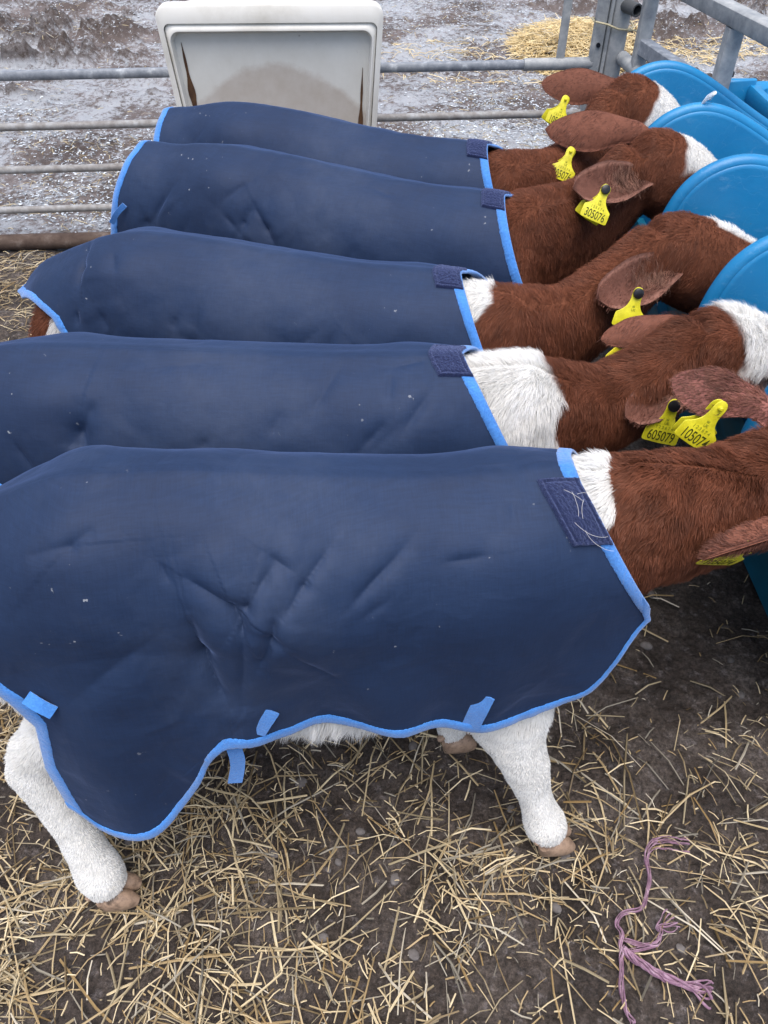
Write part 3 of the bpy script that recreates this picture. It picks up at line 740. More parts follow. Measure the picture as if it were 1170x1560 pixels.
    def colour(p):
        w = white(p)[..., None]; v = (1 + .18 * fbm(p, 14, 3, 4))[..., None]
        br = BROWN * C.tone * v
        h = (p - Q); a = (h @ dr)[..., None]
        c = br * (1 - w) + WHITE * w
        for sg in (-1, 1):
            ec_ = Q + dr * .118 * s + up_h * .018 * s + sdh * sg * .074 * s; k_ = sst(.034, .016, np.linalg.norm(p - ec_, axis=-1))[..., None]; c = c * (1 - .8 * k_)
        mz = sst(.235 * s, .262 * s, a) * (np.linalg.norm(h, axis=-1)[..., None] < .4)
        return c * (1 - mz) + PINK * mz
    body = mesh_np('body', WL(V), [np.array([f for f in F if len(f) == 4]).reshape(-1, 4), np.array([f for f in F if len(f) == 3]).reshape(-1, 3)], M_skin, root, col=colour(V) * .85)
    # ---- ears: closed cupped leaves, part of the fur/hide look
    EV = []; EF = []; EC = []; en = 0
    for base, tip, nfront, wid, cup, inside, tn, *ex_ in C.ears:
        base = np.array(base, float); tip = np.array(tip, float); e1 = tip - base; L_ear = np.linalg.norm(e1); e1 = e1 / L_ear
        e3 = np.array(nfront, float); e3 = nrm(e3 - e1 * (e3 @ e1)); e2 = np.cross(e3, e1)
        nu, nv = 22, 15; u = np.linspace(-.35, 1, nu)[:, None]; v = np.linspace(-1, 1, nv)[None, :]
        uc = np.clip(u, 0, 1)
        hw = wid * (.22 * (1 - uc) ** 2 + .50 * (sst(-.10, .62, uc)) * np.clip(1 - uc ** (2 if ex_ else (5 if cup > 0 else 3.2)), 0, 1) ** (.9 if ex_ else (.5 if cup > 0 else .62))) + .002
        bend = cup * hw * (1 - np.abs(v) ** 1.7 * (1.15)) * -1.25 * (1.35 - uc * .8)
        sag = .10 * L_ear * uc ** 2
        asym = .12 * hw * (uc)
        c0 = base + e1 * (u * L_ear)[..., None] * np.ones((1, nv, 1)) + e2 * ((hw * v) + asym)[..., None] + e3 * (bend - sag)[..., None]
        neg = np.clip(-u, 0, 1)[..., None]; c0 = c0 * (1 - neg * 2.0) + (Q + dr * .01 * s - up_h * .01) * (neg * 2.0)
        c0 = c0 + e3 * (.003 * fbm(c0, 30, 2, 3))[..., None]
        th = (.0062 if cup > 0 else .0042) * np.sqrt(np.clip(1 - v ** 4, 0, 1)) * (1.2 - .5 * uc) * np.clip(1.05 - uc ** 8, 0, 1) + .001
        top = c0 + e3 * (th * np.ones_like(u))[..., None]; bot = c0 - e3 * (th * np.ones_like(u))[..., None]
        A_ = np.concatenate([top.reshape(-1, 3), bot.reshape(-1, 3)]); n0 = nu * nv
        I = np.arange(n0).reshape(nu, nv); f1 = np.stack([I[:-1, :-1], I[1:, :-1], I[1:, 1:], I[:-1, 1:]], -1).reshape(-1, 4); f2 = f1[:, ::-1] + n0
        rim = list(I[0, :]) + list(I[1:, -1]) + list(I[-1, -2::-1]) + list(I[-2:0:-1, 0]); rim = np.array(rim)
        f3 = np.stack([rim, np.roll(rim, -1), np.roll(rim, -1) + n0, rim + n0], 1)
        f3 = f3[:, ::-1]
        uu = np.broadcast_to(uc, (nu, nv)).reshape(-1, 1); vv = np.broadcast_to(np.abs(v), (nu, nv)).reshape(-1, 1)
        backc = np.array([.165, .066, .044]) * tn; inc = np.array([.15, .066, .048]) * (1 - .8 * np.exp(-((uu - .22) / .24) ** 2) * (1 - vv ** 2 * .9)) * tn  # inner colour darkened near the base: painted shade of the ear's hollow
        pinkc = np.array([.21, .085, .070]) * tn
        rimc = np.array([.30, .17, .13])
        if inside == 'pink': topc = pinkc * (.75 + .5 * sst(-.2, .4, fbm(top.reshape(-1, 3), 30, 3, 4)))[:, None]
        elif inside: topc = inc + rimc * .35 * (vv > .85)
        else: topc = backc * np.ones((n0, 1))
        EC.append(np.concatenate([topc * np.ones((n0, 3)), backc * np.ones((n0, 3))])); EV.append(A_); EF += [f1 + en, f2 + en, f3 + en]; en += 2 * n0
    EV = np.concatenate(EV); EC = np.concatenate(EC); EFq = np.concatenate(EF)
    # join ears into the body mesh
    bm_ = body.data; nb = len(V)
    VV = np.concatenate([V, EV]); cols = np.concatenate([colour(V) * .85, EC])
    q4 = np.concatenate([np.array([f for f in F if len(f) == 4]).reshape(-1, 4), EFq + nb]); q3 = np.array([f for f in F if len(f) == 3]).reshape(-1, 3)
    bpy.data.objects.remove(body); bpy.data.meshes.remove(bm_)
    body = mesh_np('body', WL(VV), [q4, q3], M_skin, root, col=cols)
    # ---- coat (jacket) surface
    wt = [(-.90, C.rw[0]), (-.84, C.rw[1]), (-.76, .130), (-.62, .152), (-.45, .150), (-.30, .156), (-.15, .154), (0, .144), (.08, .130), (.2, .112), (.3, .105)]
    ztt = [(-.90, zt_t - C.td[0]), (-.84, zt_t - C.td[1]), (-.76, zt_t + .004), (-.68, (ZH + zt_t) / 2 + .014), (-.60, ZH + .013), (-.45, ZH + .010), (-.3, (Z + ZH) / 2 + .006), (-.15, Z + .008), (0, Z + .012), (.08, Z + .012), (.2, Z - .005), (.3, Z - .02)]
    flt = C.flare
    def sm(tab, X):
        return (interp(tab, X - .03) + interp(tab, X - .015) + interp(tab, X) + interp(tab, X + .015) + interp(tab, X + .03)) / 5
    HQ = .175
    def geo(X):
        w = sm(wt, X) * C.wid; zt = sm(ztt, X); hq = np.minimum(HQ, HQ * (.6 + .4 * w / .14)); zc = zt - hq
        L = math.pi / 4 * (3 * (w + hq) - np.sqrt((3 * w + hq) * (w + 3 * hq))) * .5 * 2 * .5 * 2 / 1
        L = math.pi * (3 * (w + hq) - np.sqrt((3 * w + hq) * (w + 3 * hq))) / 4
        return w, zt, hq, zc, L
    def prof(X, a):
        w, zt, hq, zc, L = geo(X); f = sm(flt, X)
        ph = np.minimum(a / L, 1) * math.pi / 2; ex = np.maximum(a - L, 0)
        y = w * np.sin(ph) + f * ex; z = zc + hq * np.cos(ph) - ex * np.sqrt(1 - f * f)
        return y, z
    def hit(px, py):
        """where the near side of the jacket is seen at a pixel: X, a"""
        ys = np.linspace(O[1] - .45, O[1] + .12, 400); pts = np.array([P(px, py, y=q) for q in ys]); l = WL(pts)
        w, zt, hq, zc, L = geo(l[:, 0]); f = sm(flt, l[:, 0]); z = l[:, 2]
        hwid = np.where(z < zc, w + f * (zc - z), w * np.sqrt(np.clip(1 - ((z - zc) / hq) ** 2, 0, 1)))
        ins = (-l[:, 1] <= hwid) & (z < zt)
        k = int(np.argmax(ins)) if ins.any() else len(ys) - 1
        ph = math.acos(float(np.clip((z[k] - zc[k]) / hq[k], -1, 1)))
        a = L[k] * ph / (math.pi / 2) if z[k] >= zc[k] else L[k] + (zc[k] - z[k])
        return l[k, 0], a
    cr = []
    for line, dep, wd_ in C.creases:
        pts = [hit(*q) for q in line]
        for k in range(len(pts) - 1): cr.append((pts[k], pts[k + 1], dep, wd_, k == 0, k == len(pts) - 2))
    rs = np.random.default_rng(C.seed)
    for k in range(C.ncr):
        x0 = rs.uniform(-.75, -.02); a0 = rs.uniform(.09, .24); th = rs.choice([1.9, 1.2, 2.3]) + rs.normal(0, .25); ll = rs.uniform(.05, .16)
        cr.append(((x0, a0), (x0 + ll * math.cos(th), a0 + ll * math.sin(th)), rs.uniform(.003, .0075), rs.uniform(.006, .014), True, True))
    Xf = lambda a: C.x0 + C.k1 * a + C.k2 * a * a
    nt, nh = C.res
    t = np.linspace(0, 1, nt)[:, None]
    bb = np.concatenate([-np.linspace(1, 0, nh)[:-1], np.linspace(0, 1, nh)])[None, :]
    def hemA(t, side):
        hz = sm2(C.hem if side > 0 else C.hem_far, t)
        Xc = C.xr0 + .14 + t * (C.x0 + .10 - C.xr0 - .14); w, zt, hq, zc, L = geo(Xc)
        return np.maximum(L + (zc - hz), .12)
    def sm2(tab, t):
        return sum(interp(tab, t + d) for d in (-.02, -.01, 0, .01, .02)) / 5
    A = np.where(bb >= 0, hemA(t, 1), hemA(t, -1)) * np.abs(bb)
    Xr = interp(C.rear, A); X = Xr * (1 - t) + Xf(np.minimum(A, C.amax)) * t
    yy, zz = prof(X, A)
    G = np.stack([X, -np.sign(bb) * yy, zz], -1)
    def gnorm(G):
        du = np.gradient(G, axis=0); dv = np.gradient(G, axis=1); return nrm(np.cross(dv, du))
    Nn = gnorm(G)
    if Nn[nt // 2, nh - 1, 2] < 0: Nn = -Nn
    q = np.stack([X, np.sign(bb) * A, np.full_like(X, C.seed)], -1)
    low = sst(.08, .3, A)
    disp = .0035 * fbm(q, 6, 3, C.seed) * (.5 + low) + (.0008 + .0012 * low) * (1 - 2 * np.abs(fbm(q + .05 * fbm(q, 9, 2, 5)[..., None], 11, 3, C.seed + 9))) 
    # vertical drape folds growing towards the hem
    disp = disp + .007 * sst(.22, .45, A) * np.sin(X * 34 + 2.5 * fbm(q, 4, 2, 3) + C.seed)
    near = (bb > 0)
    # crumpled facets: straight sharp creases between cells
    def cells(fx, fa, sd_):
        u_, v_ = X * fx + .25 * fbm(q, 5, 2, sd_), np.sign(bb) * A * fa + .25 * fbm(q, 5, 2, sd_ + 1); iu, iv = np.floor(u_).astype(int), np.floor(v_).astype(int); d1 = np.full(u_.shape, 9.0)
        for a_ in (-1, 0, 1):
            for b_ in (-1, 0, 1):
                cu, cv = iu + a_, iv + b_; z0 = cu * 0
                d1 = np.minimum(d1, np.sqrt((cu + _h(cu, cv, z0, sd_) - u_) ** 2 + (cv + _h(cu, cv, z0 + 1, sd_) - v_) ** 2 + .04))
        return d1
    msk = sst(-.15, .35, fbm(q, 3.5, 2, C.seed + 60)) * (.35 + .65 * sst(.10, .24, A))
    disp = disp - .0105 * (cells(7, 5, C.seed) - .5) * msk - .0042 * (cells(15, 12, C.seed + 5) - .5) * sst(0, .4, fbm(q, 4, 2, C.seed + 70))
    disp = disp + .006 * np.exp(-(A / .022) ** 2) + .007 * np.exp(-((X + .60) / .06) ** 2 - ((A - .105) / .04) ** 2) + .008 * np.exp(-((X + .02) / .06) ** 2 - ((A - .12) / .06) ** 2) - .006 * np.exp(-((X + .48) / .07) ** 2 - ((A - .16) / .06) ** 2)
    for p0, p1, dep, wd_, e0, e1_ in cr:
        p0 = np.array(p0); p1 = np.array(p1); d = p1 - p0; l2 = d @ d + 1e-9
        rx, ra = X - p0[0], A - p0[1]; s_ = (rx * d[0] + ra * d[1]) / l2; sc_ = np.clip(s_, 0, 1)
        rx = rx - sc_ * d[0]; ra = ra - sc_ * d[1]; dist = np.sqrt(rx ** 2 + ra ** 2); sg = np.sign(rx * d[1] - ra * d[0])
        tap = np.ones_like(s_)
        if e0: tap = tap * (.25 + .75 * sst(0, .4, sc_))
        if e1_: tap = tap * (.25 + .75 * sst(1, .6, sc_))
        v_ = np.exp(-np.sqrt(dist ** 2 + 4e-6) / wd_); disp = disp + near * tap * dep * 1.15 * (-.75 * v_ + np.where(sg > 0, .55, .15) * (1 - v_) * np.exp(-dist / (4.5 * wd_)))
    for c0, a0, rx_, ra_, dd in C.dents:
        disp = disp + near * dd * np.exp(-((X - c0) / rx_) ** 2 - ((A - a0) / ra_) ** 2)
    G = G + Nn * disp[..., None]
    Nn = gnorm(G)
    if Nn[nt // 2, nh - 1, 2] < 0: Nn = -Nn
    nbb = G.shape[1]; I = np.arange(nt * nbb).reshape(nt, nbb)
    F4 = np.stack([I[:-1, :-1], I[:-1, 1:], I[1:, 1:], I[1:, :-1]], -1).reshape(-1, 4)
    jk = mesh_np('jacket', G.reshape(-1, 3), [F4], M_cloth, root)
    sol = jk.modifiers.new('cloth thickness', 'SOLIDIFY'); sol.thickness = .0025; sol.offset = 0
    # sampler with extrapolation
    def samp(tt, b2, off=0):
        u = np.asarray(tt) * (nt - 1); v = (np.asarray(b2) + 1) / 2 * (nbb - 1)
        iu = np.clip(np.floor(u).astype(int), 0, nt - 2); iv = np.clip(np.floor(v).astype(int), 0, nbb - 2); fu = (u - iu)[..., None]; fv = (v - iv)[..., None]
        def bl(Q_, cl=False):
            a_, b_ = (np.clip(fu, 0, 1), np.clip(fv, 0, 1)) if cl else (fu, fv)
            return Q_[iu, iv] * (1 - a_) * (1 - b_) + Q_[iu + 1, iv] * a_ * (1 - b_) + Q_[iu, iv + 1] * (1 - a_) * b_ + Q_[iu + 1, iv + 1] * a_ * b_
        return bl(G) + bl(Nn, True) * np.asarray(off)[..., None]
    LEN = C.x0 - C.xr0; TW = .019
    def band(kind):
        prof_ = [(TW, .0015), (TW * .97, .0030), (TW * .5, .0034), (.002, .0033), (-.0015, .002), (-.002, 0), (-.0015, -.002), (.002, -.0033), (TW, -.004)]
        if kind in ('front', 'rear'):
            s_ = np.linspace(-.995, .995, 420); jit = .0006 * vnoise(p3(s_ * 60, s_ * 0), 1, C.seed) + .0003 * rng.normal(0, 1, len(s_))
            D = np.array([p for p, _ in prof_])[None, :] + jit[:, None] * (np.array([p for p, _ in prof_]) > .01)
            dt = D / LEN; tt = 1 - dt if kind == 'front' else dt
            b2 = np.broadcast_to(s_[:, None], tt.shape); off = np.array([o_ for _, o_ in prof_])[None, :] + 0 * tt
        else:
            s_ = np.linspace(0.0, 1.0, 560); sd_ = 1 if kind == 'near' else -1
            jit = .0007 * vnoise(p3(s_ * 90, s_ * 0 + 3), 1, C.seed) + .0003 * rng.normal(0, 1, len(s_))
            D = np.array([p for p, _ in prof_])[None, :] + jit[:, None] * (np.array([p for p, _ in prof_]) > .01)
            Al = hemA(s_, sd_)[:, None]; b2 = sd_ * (1 - D / Al); tt = np.broadcast_to(s_[:, None], b2.shape); off = np.array([o_ for _, o_ in prof_])[None, :] + 0 * tt
            off = off + .0006
        Vb = samp(tt, b2, off + (.00022 * rng.normal(0, 1, off.shape)) * (off > 0)); m1, m2 = tt.shape; J = np.arange(m1 * m2).reshape(m1, m2)
        Fb = np.stack([J[:-1, :-1], J[:-1, 1:], J[1:, 1:], J[1:, :-1]], -1).reshape(-1, 4)
        o = mesh_np('binding', Vb.reshape(-1, 3), [Fb], M_trim, jk); return o
    for k in ('front', 'rear', 'near', 'far'): band(k)
    # stitch line on the front binding
    # felt patch
    t0, t1, b0, b1 = C.patch
    pu, pv = 44, 60; u = np.linspace(t0, t1, pu)[:, None] + np.zeros((1, pv)); av = np.linspace(b0, b1, pv)[None, :] + np.zeros((pu, 1)); v = av / hemA(u, 1)
    eu = np.minimum(u - t0, t1 - u) * LEN; ev = np.minimum(av - b0, b1 - av); ed = np.minimum(eu, ev)
    off = .0062 + .0012 * sst(0, .004, ed) - .0020 * np.exp(-((ed - .007) / .0016) ** 2) - .006 * (ed < 1e-6)
    off = off + .0005 * rng.normal(0, 1, off.shape)
    edge = .0012 * fbm(p3(u * 60, v * 60), 1, 2, C.seed)
    Vp = samp(u + edge, v + edge * .5, off); J = np.arange(pu * pv).reshape(pu, pv)
    mesh_np('felt_patch', Vp.reshape(-1, 3), [np.stack([J[:-1, :-1], J[:-1, 1:], J[1:, 1:], J[1:, :-1]], -1).reshape(-1, 4)], M_felt, jk)
    # stray white hairs on patch
    for k in range(C.strays):
        Bh = MB()
        cx_, ca_ = rng.uniform(.25, .75) * (t1 - t0) * LEN, rng.uniform(b0 + .02, b1 - .02); th_ = rng.uniform(0, 6.28); kk = rng.choice([-1, 1]) * rng.uniform(15, 45); ll_ = rng.uniform(.025, .055); pts = []
        for j in range(11):
            aa_ = th_ + kk * ll_ * j / 10; cx_ += math.cos(aa_) * ll_ / 10; ca_ += math.sin(aa_) * ll_ / 10
            u0 = min(t0 + max(cx_, -.012) / LEN, .9995); pts.append((u0, ca_ / float(hemA(np.array([u0]), 1)[0])))
        uu_ = np.array(pts); pp = samp(uu_[:, 0], uu_[:, 1], np.full(len(pts), .0086)); Bh.tube(list(pp), .00020, 4); Bh.build('stray_hair', M_whair, jk)
    # webbing tabs given by pixel polylines on the near side
    for (pts, wpx, lift_) in C.tabs:
        pw = []
        for k_, (a_, b_) in enumerate(pts):
            X_, a2 = hit(a_, b_)
            ys = O[1]; y_, z_ = prof(np.array([X_]), np.array([a2])); Lp = LW([X_, -y_[0] - lift_[k_], z_[0]])
            pw.append(P(a_, b_, y=Lp[1]))
        pw = np.array(dense(pw, 6)); T_ = nrm(np.gradient(pw, axis=0)); nv_ = nrm(np.array([0, 0, CAMH]) - pw); nv_[:, 2] *= .4; nv_ = nrm(nv_)
        sd_ = nrm(np.cross(T_, nv_)); nn_ = len(pw); wid_ = wpx / 1100 * (1 + .012 * rng.normal(0, 1, nn_))
        Vt = []; 
        for k_ in range(nn_):
            for e_, d_ in ((-.5, .0012), (0, .002), (.5, .0012), (.5, -.0012), (-.5, -.0012)): Vt.append(pw[k_] + sd_[k_] * e_ * wid_[k_] + np.cross(sd_[k_], T_[k_]) * d_ * -1)
        Ft = [(k_ * 5 + j, k_ * 5 + (j + 1) % 5, (k_ + 1) * 5 + (j + 1) % 5, (k_ + 1) * 5 + j) for k_ in range(nn_ - 1) for j in range(5)] + [tuple(range(5)), tuple((nn_ - 1) * 5 + j for j in range(5))]
        MB().add(WL(np.array(Vt)), Ft).build('strap_tab', M_trim, jk)
    # ---- fur
    def covered(p):
        l = WL(p); return l[..., 0] < (C.x0 + C.k1 * np.clip(Z - l[..., 2], 0, .3) + C.k2 * np.clip(Z - l[..., 2], 0, .3) ** 2 - .03)
    def in_view(p):
        a_, b_ = PROJ(p); return ((a_ > -70) & (a_ < 1250) & (b_ > -60) & (b_ < 1650))
    def dens(p, n):
        l = WL(p); cov = covered(p)
        d = np.where(cov, 0.0, 1.0)
        for sg in (-1, 1):
            ec_ = Q + dr * .118 * s + up_h * .018 * s + sdh * sg * .074 * s; d = d * np.where(np.linalg.norm(p - ec_, axis=-1) < .019, 0, 1)
        d = np.where(cov & (l[..., 2] < .47), C.lowfur, d)
        d = np.where(cov & (l[..., 0] < -.64) & C.rumpfur, 1.0, d)
        tocam = nrm(np.array([0, 0, CAMH]) - p); d = d * np.where(np.sum(n * tocam, -1) > -.35, 1, .08)
        return d * np.where(in_view(p), 1, .03)
    def flow(p, n):
        l = WL(p); v = -fw * .45 + np.array([0, 0, -1.0])
        v = np.broadcast_to(v, p.shape).copy()
        h = p - Q; a = h @ dr; onh = (a > -.01) & (np.linalg.norm(h, axis=1) < .34)
        v[onh] = -dr * .3 + sdh * np.sign(h[onh] @ sdh)[:, None] * .5 + np.array([0, 0, -.3])
        topn = n[:, 2] > .6
        v[topn & ~onh] += lt * np.sign(l[topn & ~onh, 1:2]) * .5 - fw * .6
        return v
    def lenf(p, n):
        l = WL(p); w = white(p); h = p - Q; a = h @ dr; r = np.linalg.norm(h, axis=1)
        L = np.full(len(p), .017)
        L = np.where(w > .5, .026, L)
        L = np.where((a > -.0) & (r < .34), np.where(w > .5, C.faceL, .010), L)
        L = np.where((l[:, 2] < .46), .012, L); L = np.where(l[:, 2] < .36, .0050, L)
        bel = (l[:, 2] < .46) & (l[:, 0] > -.5) & (l[:, 0] < -.14) & (n[:, 2] < .1); L = np.where(bel, .052, L)
        return L * C.furL
    parts = []
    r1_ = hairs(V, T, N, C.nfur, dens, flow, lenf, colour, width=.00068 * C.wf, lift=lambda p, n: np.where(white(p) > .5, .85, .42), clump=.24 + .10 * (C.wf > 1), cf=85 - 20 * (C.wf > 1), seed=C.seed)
    parts.append(r1_)
    # ear fringe hairs
    ET = tri_of([tuple(f) for f in EFq]); EN = vnormals(EV, ET)
    ecf = lambda p: np.array([.20, .088, .062]) * (1 + .35 * vnoise(p, 60, 5)[:, None])
    tipdir = nrm(np.array(C.ears[0][1]) - np.array(C.ears[0][0]))
    parts.append(hairs(EV, ET, EN, C.near * 2, lambda p, n: np.ones(len(p)), lambda p, n: np.broadcast_to(tipdir + [0, 0, -.5], p.shape).copy(), lambda p, n: .006 + .007 * (vnoise(p, 25, 9) > .15), ecf, width=.0007 * C.wf, lift=.22, clump=.3, cf=90, seed=3))
    ins_ = [(np.array(e[0], float), np.array(e[1], float)) for e in C.ears if e[5] is True]
    if ins_:
        def dE(p, n):
            d = 0
            for b_, t_ in ins_:
                for f_, r__ in ((.30, .026), (.45, .024)): d = d + np.exp(-np.sum((p - (b_ * (1 - f_) + t_ * f_)) ** 2, -1) / r__ ** 2)
            return d
        e1_ = nrm(ins_[0][1] - ins_[0][0])
        parts.append(hairs(EV, ET, EN, 1500, dE, lambda p, n: np.broadcast_to(e1_ * .5 + [0, -.2, -.9], p.shape).copy(), lambda p, n: np.full(len(p), .022), lambda p: np.array([.27, .145, .105]) * (1 + .4 * vnoise(p, 90, 6)[:, None]), width=.0006 * C.wf, lift=.35, clump=.5, cf=110, seed=8))
    hv = []; hq_ = []; ht = []; hc_ = []; off_ = 0
    for pr in parts:
        if pr is None: continue
        hv.append(pr[0]); hq_.append(pr[1] + off_); ht.append(pr[2] + off_); hc_.append(pr[3]); off_ += len(pr[0])
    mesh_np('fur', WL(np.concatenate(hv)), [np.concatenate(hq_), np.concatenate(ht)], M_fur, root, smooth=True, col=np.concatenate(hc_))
    # ---- eyes
    for sg in (-1, 1):
        c = Q + dr * .118 * s + up_h * .018 * s + sdh * sg * .072 * s
        eb = MB(); eb.loft([(c + sdh * sg * q_, r_, r_) for q_, r_ in ((-.014, .008), (-.006, .0165), (.002, .0165), (.007, .012), (.011, .004))], up=up_h, n=14); eb.build('eye', M_eye, root, M=WL)
    # ---- hooves
    for name, ch_ in C.legs.items():
        foot = np.array(ch_[-1][0]); foot[2] = 0
        d2 = fw * math.cos(C.toe) + lt * math.sin(C.toe)
        B = MB(); s2 = np.cross(d2, [0, 0, 1])
        for sg in (-1, 1):
            c = foot + s2 * sg * .0125
            B.loft([(c + d2 * -.018 + [0, 0, .036], .013, .012), (c + d2 * -.012 + [0, 0, .027], .0155, .027), (c + d2 * .004 + [0, 0, .0245], .0158, .0245), (c + d2 * .018 + [0, 0, .018], .0140, .018), (c + d2 * .029 + [0, 0, .010], .008, .010)], n=12)
        for sg in (-1, 1):
            c = foot + s2 * sg * .014 - d2 * .026 + np.array([0, 0, .055]); B.loft([(c, .004, .004), (c + [0, 0, -.006] - d2 * .006, .007, .007), (c + [0, 0, -.014] - d2 * .008, .002, .002)], up=fw, n=8)
        gz = float(ground_h(np.array(foot[0]), np.array(foot[1])))
        B.build('hoof', M_hoof, root, M=lambda V_: WL((V_ - foot) * [1.18, 1.18, 1.15] + foot + d2 * .008 + [0, 0, max(gz, 0) + .002]))
    # ---- ear tags
    for hole, down, right, num, stud, back in C.tags:
        hole = np.array(hole, float); dn = nrm(np.array(down, float)); rt = np.array(right, float); rt = nrm(rt - dn * (rt @ dn)); nf = np.cross(rt, -dn); up_ = -dn
        outl_ = [(0, .012), (.0055, .0105), (.0095, .005), (.0105, -.002), (.0105, -.012), (.0125, -.022), (.018, -.031), (.026, -.038), (.0305, -.041), (.032, -.045), (.0325, -.063), (.031, -.067), (.027, -.0685), (0, -.0695)]
        pts = dense(outl_, 3); poly = [(u_, v_) for u_, v_ in pts] + [(-u_, v_) for u_, v_ in pts[-2:0:-1]]
        poly = poly[::-1]
        tg = MB().prism(poly, rt, up_, hole, .0020, bev=.0008).build('ear_tag', M_tag, root, M=WL)
        if back:
            h2 = hole - nf * .006 + rt * back * .004 ; dn2 = nrm(dn + rt * -.18 * back - nf * .35); rt2 = nrm(rt - dn2 * (rt @ dn2))
            MB().prism(poly, rt2, -dn2, h2, .0018, bev=.0007).build('back_tag', M_tag, tg, M=WL)
        Bs = MB(); Bs.loft([(hole + nf * a_, r_, r_) for a_, r_ in ((-.009, .004), (.0, .0042), (.0015, .0105 if stud else .004), (.006, .0100 if stud else .0035), (.0075, .0065 if stud else .002))], up=up_, n=16)
        Bs.build('stud', M_black if stud else M_tag, tg, M=WL)
        def text(body, size, cx, cy, mat_, sx=1.0):
            cu = bpy.data.curves.new('lettering', 'FONT'); cu.body = body; cu.size = size; cu.align_x = 'CENTER'; cu.extrude = .00025; cu.offset = .0001
            to = bpy.data.objects.new('t', cu); COL.objects.link(to); dg = bpy.context.evaluated_depsgraph_get(); dg.update()
            mm = bpy.data.meshes.new_from_object(to.evaluated_get(dg)); bpy.data.objects.remove(to)
            v_ = np.zeros(len(mm.vertices) * 3); mm.vertices.foreach_get('co', v_); v_ = v_.reshape(-1, 3)
            f_ = [tuple(p.vertices) for p in mm.polygons]; bpy.data.meshes.remove(mm)
            Wv = hole + rt * (v_[:, 0:1] * sx + cx) + up_ * (v_[:, 1:2] + cy) + nf * (v_[:, 2:3] + .00115)
            MB().add(Wv, f_).build('lettering', mat_, tg, smooth=False, M=WL)
        if num:
            text(num, .0250, 0, -.0645, M_ink, .66)
            text('1 2 3 6 7 4', .0078, .0, -.0432, M_inkf, .95)
        text('UK', .0070, .001, -.0345, M_inkf, .9)
        # little crown mark
        cp = [(-.0022, -.0275), (.0022, -.0275), (.0026, -.0235), (.0012, -.0252), (0, -.0228), (-.0012, -.0252), (-.0026, -.0235)]
        MB().prism(cp, rt, up_, hole + nf * .0012, .0005).build('crown_mark', M_inkf, tg, smooth=False, M=WL)
    return root

def legs(O, hd, Z, ZH, nf=None, nr=None, ff=None, fr=None):
    """default straight legs in calf frame; entries override by full chain"""
    ch, sh = math.cos(R(hd)), math.sin(R(hd))
    def L(x, y, z): return np.array([O[0] + x * ch - y * sh, O[1] + x * sh + y * ch, z])
    d = {}
    for key, sg in (('near', -1), ('far', 1)):
        d['f' + key] = [(L(-.02, sg * .09, .52), .045, .075), (L(.0, sg * .10, .42), .040, .055), (L(.01, sg * .10, .33), .031, .036), (L(.015, sg * .10, .27), .030, .033), (L(.012, sg * .10, .20), .021, .024), (L(.012, sg * .10, .12), .020, .022), (L(.02, sg * .10, .075), .026, .028), (L(.03, sg * .10, .045), .024, .026)]
        d['r' + key] = [(L(-.62, sg * .075, .60), .055, .13), (L(-.62, sg * .10, .50), .052, .10), (L(-.67, sg * .11, .42), .038, .058), (L(-.735, sg * .11, .34), .026, .040), (L(-.735, sg * .11, .28), .026, .034), (L(-.71, sg * .11, .18), .022, .025), (L(-.70, sg * .11, .11), .022, .024), (L(-.69, sg * .11, .07), .027, .029), (L(-.68, sg * .11, .045), .024, .026)]
    if nf: d['fnear'] = nf
    if nr: d['rnear'] = nr
    if ff: d['ffar'] = ff
    return d

GROUP_DEF = dict(rump=1.0, belly=0, amax=.32, ZH=.84, Z=.82, tail=.78, wid=1.0, roll=(0, 0, 1), hs=1.0, tone=1.0, white=[], brown=[], blaze=[], creases=[], dents=[], ncr=14, res=(150, 80), tabs=[], strays=0,
                 x0=.05, xr0=-.86, k1=.25, k2=1.2, rear=[(0, -.86), (.12, -.845), (.25, -.80), (.45, -.78), (.7, -.76)],
                 hem=[(0, .40), (.5, .44), (.85, .44), (1, .60)], hem_far=[(0, .40), (.5, .44), (.85, .44), (1, .60)],
                 flare=[(-.9, .06), (.3, .02)], rw=(.055, .098), td=(.11, .035), patch=(.945, 1.0, -.030, .050), legw=(.50, .47), nfur=26000, near=1500, furL=1.0, wf=1.0, faceL=.016, lowfur=.15, rumpfur=False, toe=0.0, seed=1)
def calf(**k):
    C = Calf(); d = dict(GROUP_DEF); d.update(k)
    for a, b in d.items(): setattr(C, a, b)
    return build_calf(C)

EARN = (0, -.72, .70)     # normals turned to where the ears open
# --- calf 1: nearest
O1 = (.195, .765); h1 = 5.0
nr1 = [(np.array([-.40, .66, .60]), .05, .10), (np.array([-.43, .63, .52]), .050, .075), (np.array([-.49, .61, .43]), .040, .052), (np.array([-.548, .60, .36]), .038, .048), (np.array([-.566, .592, .315]), .040, .052), (np.array([-.552, .575, .26]), .036, .040), (np.array([-.532, .548, .19]), .030, .032), (np.array([-.515, .525, .125]), .034, .036), (np.array([-.503, .510, .085]), .041, .042), (np.array([-.490, .496, .050]), .031, .034)]
nf1 = [(np.array([.15, .70, .56]), .05, .09), (np.array([.178, .69, .45]), .050, .092), (np.array([.205, .668, .372]), .046, .080), (np.array([.228, .648, .285]), .040, .048), (np.array([.250, .638, .23]), .036, .042), (np.array([.270, .625, .16]), .028, .031), (np.array([.286, .613, .115]), .030, .032), (np.array([.300, .602, .078]), .038, .040), (np.array([.313, .594, .048]), .031, .033)]
